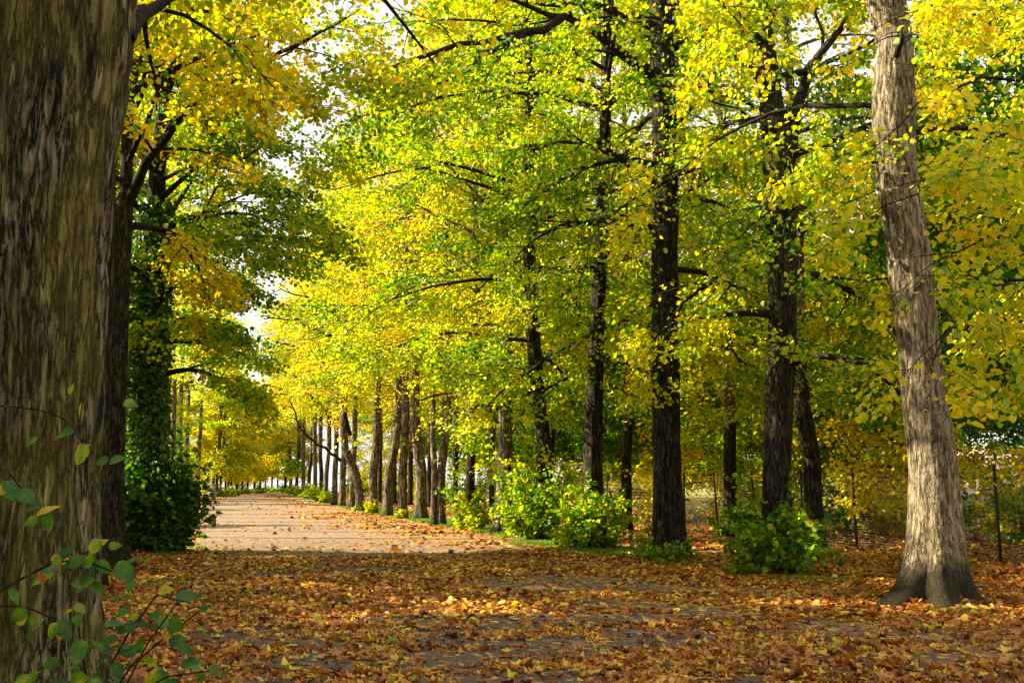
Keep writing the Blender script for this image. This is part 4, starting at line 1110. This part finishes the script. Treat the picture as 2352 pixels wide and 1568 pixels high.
# ------------------------------------------------------------------ near saplings at the lower left
def big_leaf(base, tipdir, nrm, ln, wd, bend, fold):
    nu, nv = 17, 5
    u_ = np.linspace(0, 1, nu)
    prof = np.sin(np.pi * np.clip(u_, 0, 1) ** .68) ** .75 * (1 - .25 * u_ ** 3) * (1 + .07 * np.where(np.arange(nu) % 2, 1, -1))
    prof[0] = .05; prof[-1] = .02
    d = norm(tipdir); n_ = norm(nrm - np.dot(nrm, d) * d); s_ = np.cross(n_, d)
    v = []
    for i, a in enumerate(u_):
        for b in np.linspace(-1, 1, nv):
            v.append(base + d * ln * a + s_ * wd * .5 * prof[i] * b + n_ * (bend * ln * (a * a) * -1 + fold * wd * (abs(b) * prof[i]) + .02 * ln * math.sin(a * 14 + b * 2) * abs(b)))
    idx = np.arange(nu * nv).reshape(nu, nv)
    q = np.stack([idx[:-1, :-1], idx[:-1, 1:], idx[1:, 1:], idx[1:, :-1]], -1).reshape(-1, 4)
    uv = np.array([[a, b] for a in u_ for b in np.linspace(-1, 1, nv)])
    return np.array(v), [q], uv

def sapling(label, name, stems, base, explicit, per, seed, Y=2.7, group=None):
    r = np.random.default_rng(seed)
    e = empty(name, base); tag(e, label, "sapling", group); b = np.array(base, float)
    tb, lv, uvs = [], [], []
    for (pl, r0, r1) in stems:
        s = resample(pl, 14)
        tb.append(tubes(s[None], np.linspace(r0 * 1.5, r1 * 1.5, 14)[None], 6))
    v, f, _ = join(tb); link("stems", raw_mesh("stems", v - b, f, smooth=True), B_twig, e)
    def addleaf(p0, d, nrm, ln, tint):
        v, f, uv = big_leaf(p0, d, nrm, ln, ln * r.uniform(.62, .8), r.uniform(-.1, .35), r.uniform(-.05, .25)); lv.append((v, f, np.full(len(v), tint))); uvs.append(uv)
    for (x, y, ln, ang, tint) in explicit:
        L_ = ln / F * Y; a = math.radians(ang)
        d = np.array([math.cos(a), r.normal(0, .35), math.sin(a)])
        c = P(x, y, Y + r.uniform(-.04, .04)); addleaf(c - norm(d) * L_ * .5, d, np.array([r.normal(0, .3), -.75, .6]) + r.normal(0, .2, 3), L_, tint)
    for si, cnt in per:
        s = resample(stems[si][0], 40)
        for i in range(cnt):
            t_ = r.uniform(.2, 1.0); p0 = s[int(t_ * 39)]
            d = np.array([r.normal(0, 1), r.normal(0, .6), r.normal(-.25, .5)])
            sz = r.uniform(.03, .055)
            st_ = p0 + norm(d) * r.uniform(.005, .05)
            addleaf(st_, d, np.array([0, -.5, .9]) + r.normal(0, .45, 3), sz, float(np.clip(r.normal(.3, .15), 0, .9)))
    v, f, ti = join(lv); me = raw_mesh("leaves", v - b, f, ti, smooth=True); uv = np.concatenate(uvs)
    for k_, nm in enumerate(("along", "across")):
        a_ = me.attributes.new(nm, 'FLOAT', 'POINT'); a_.data.foreach_set("value", uv[:, k_].astype(np.float32))
    link("leaves", me, M_near, e)
    return e

Ys = 2.7
def sp(pts, Y=Ys): return np.array([P(x, y, Y) for x, y in pts])
ms = np.array([[-1.62, 2.75, 0], [-1.58, 2.72, .8], [-1.52, 2.7, 1.5], [-1.5, 2.7, 2.1]])
def from_main(z, pts): return np.concatenate([[[-1.55, 2.71, z]], sp(pts)])
stems = [(ms, .012, .006),
         (from_main(1.22, [(-20, 1375), (0, 1355), (18, 1337), (60, 1331), (115, 1287), (154, 1269), (183, 1274), (220, 1293), (264, 1318), (308, 1333)]), .0035, .0012),
         (from_main(1.2, [(-30, 1385), (0, 1395), (22, 1396), (44, 1384), (73, 1386), (99, 1415), (143, 1432)]), .003, .0012),
         (from_main(1.75, [(-20, 925), (0, 930), (54, 937), (100, 943), (135, 944), (162, 959), (179, 994), (192, 1023)]), .0025, .0009),
         (sp([(100, 943), (107, 964), (100, 999), (89, 1010)]), .0012, .0008),
         (from_main(1.6, [(-20, 1064), (0, 1069), (16, 1071), (32, 1088), (49, 1131), (81, 1164)]), .0025, .0012),
         (sp([(183, 1274), (215, 1262), (250, 1248), (280, 1248)]), .0014, .0008),
         (sp([(150, 1269), (190, 1310), (215, 1340)]), .0012, .0008)]
ex = [(72, 1016, 36, 215, .35), (148, 997, 46, 195, .42), (185, 1045, 56, 235, .60), (200, 1030, 30, 50, .95), (232, 1058, 38, 180, .25), (272, 1056, 42, 20, .28), (186, 940, 30, 70, .74), (161, 892, 26, 80, .55),
      (300, 926, 34, -10, .5), (22, 1113, 48, 150, .25), (62, 1142, 62, -30, .22), (112, 1176, 54, 20, .76), (112, 1202, 46, -70, .38), (70, 1198, 34, 210, .48), (30, 1136, 40, 180, .3), (75, 1165, 30, 200, .25),
      (95, 1320, 62, 215, .45), (128, 1290, 30, 225, .4), (150, 1265, 46, 190, .1), (152, 1288, 30, 200, .72), (172, 1290, 40, 220, .35), (200, 1290, 44, 200, .45), (212, 1300, 46, -60, .25), (240, 1302, 44, -45, .45), (217, 1256, 40, 240, .48),
      (236, 1245, 24, 40, .7), (288, 1312, 56, -30, .22), (300, 1346, 32, 265, .42), (200, 1330, 34, 60, .3), (180, 1340, 40, 170, .25), (225, 1352, 40, -25, .28), (205, 1335, 40, 20, .45), (185, 1352, 36, 190, .2),
      (42, 1412, 50, 215, .35), (70, 1444, 64, 230, .33), (85, 1432, 40, 40, .55), (122, 1452, 44, 240, .45), (150, 1445, 52, -50, .2), (137, 1460, 24, 270, .76), (52, 1422, 30, 60, .74), (265, 1253, 30, 10, .4), (8, 1120, 34, 90, .78),
      (95, 1325, 24, 120, 1.0), (125, 1278, 24, 30, 1.0)]
sapling("twiggy sapling at the left edge, sparse green and yellow leaves before the huge trunk", "hazel_sapling", stems, (-1.62, 2.75, 0), ex, [(1, 7)], 71)

b2 = np.array([-.95, 2.95, 0.0])
def up(pts, Y=Ys, dx=0): return np.concatenate([[b2 + np.array([dx, 0, 0]), b2 + np.array([dx * 1.5 + .03, -.08, .55])], sp(pts, Y)])
stems2 = [(up([(198, 1568), (266, 1485), (361, 1364)]), .005, .0015),
          (up([(207, 1562), (308, 1516), (374, 1476), (418, 1443), (462, 1399)], 2.75, .04), .0045, .0012),
          (up([(240, 1600), (330, 1480), (405, 1386)], 2.65, .08), .0045, .0012),
          (up([(150, 1600), (140, 1540), (60, 1560), (20, 1590)], 2.7, -.05), .004, .0012),
          (up([(230, 1610), (330, 1545), (420, 1510), (480, 1540)], 2.6, .06), .004, .0012),
          (up([(210, 1600), (200, 1540), (160, 1480), (178, 1420)], 2.8, 0), .004, .0012),
          (up([(250, 1620), (360, 1590), (460, 1570), (500, 1600)], 2.6, .1), .004, .0012),
          (sp([(361, 1364), (400, 1376), (440, 1384)], 2.7), .0014, .0008)]
ex2 = [(180, 1500, 62, 265, .38), (432, 1368, 58, 15, .12), (380, 1354, 40, 10, .74), (400, 1437, 44, 250, .35), (350, 1413, 34, 190, .2), (378, 1428, 40, -40, .42), (362, 1437, 34, 200, .15), (322, 1478, 38, 90, .2),
       (298, 1495, 40, 200, .25), (290, 1440, 48, 190, .15), (325, 1430, 36, 0, .15), (408, 1470, 40, 20, .12), (428, 1490, 38, -30, .25), (310, 1415, 26, 20, .6), (386, 1465, 24, 270, 1.0), (250, 1470, 40, 190, .15), (255, 1495, 44, 10, .18),
       (184, 1398, 34, -40, .48), (178, 1425, 30, -70, .45), (157, 1400, 26, 60, .55), (230, 1512, 40, 200, .15), (270, 1540, 44, -60, .15), (345, 1560, 60, 190, .60), (462, 1552, 36, 240, .35), (445, 1520, 36, -20, .15), (90, 1540, 50, 40, .3), (60, 1560, 50, 20, .35),
       (120, 1520, 40, 30, .3), (140, 1575, 60, 10, .2), (40, 1575, 50, 40, .45), (490, 1540, 30, -50, .25), (470, 1395, 26, 30, .2)]
sapling("low leafy green sapling at the bottom left corner", "hazel_sapling", stems2, tuple(b2), ex2, [(0, 18), (1, 32), (2, 20), (3, 24), (4, 30), (5, 16), (6, 28)], 72)
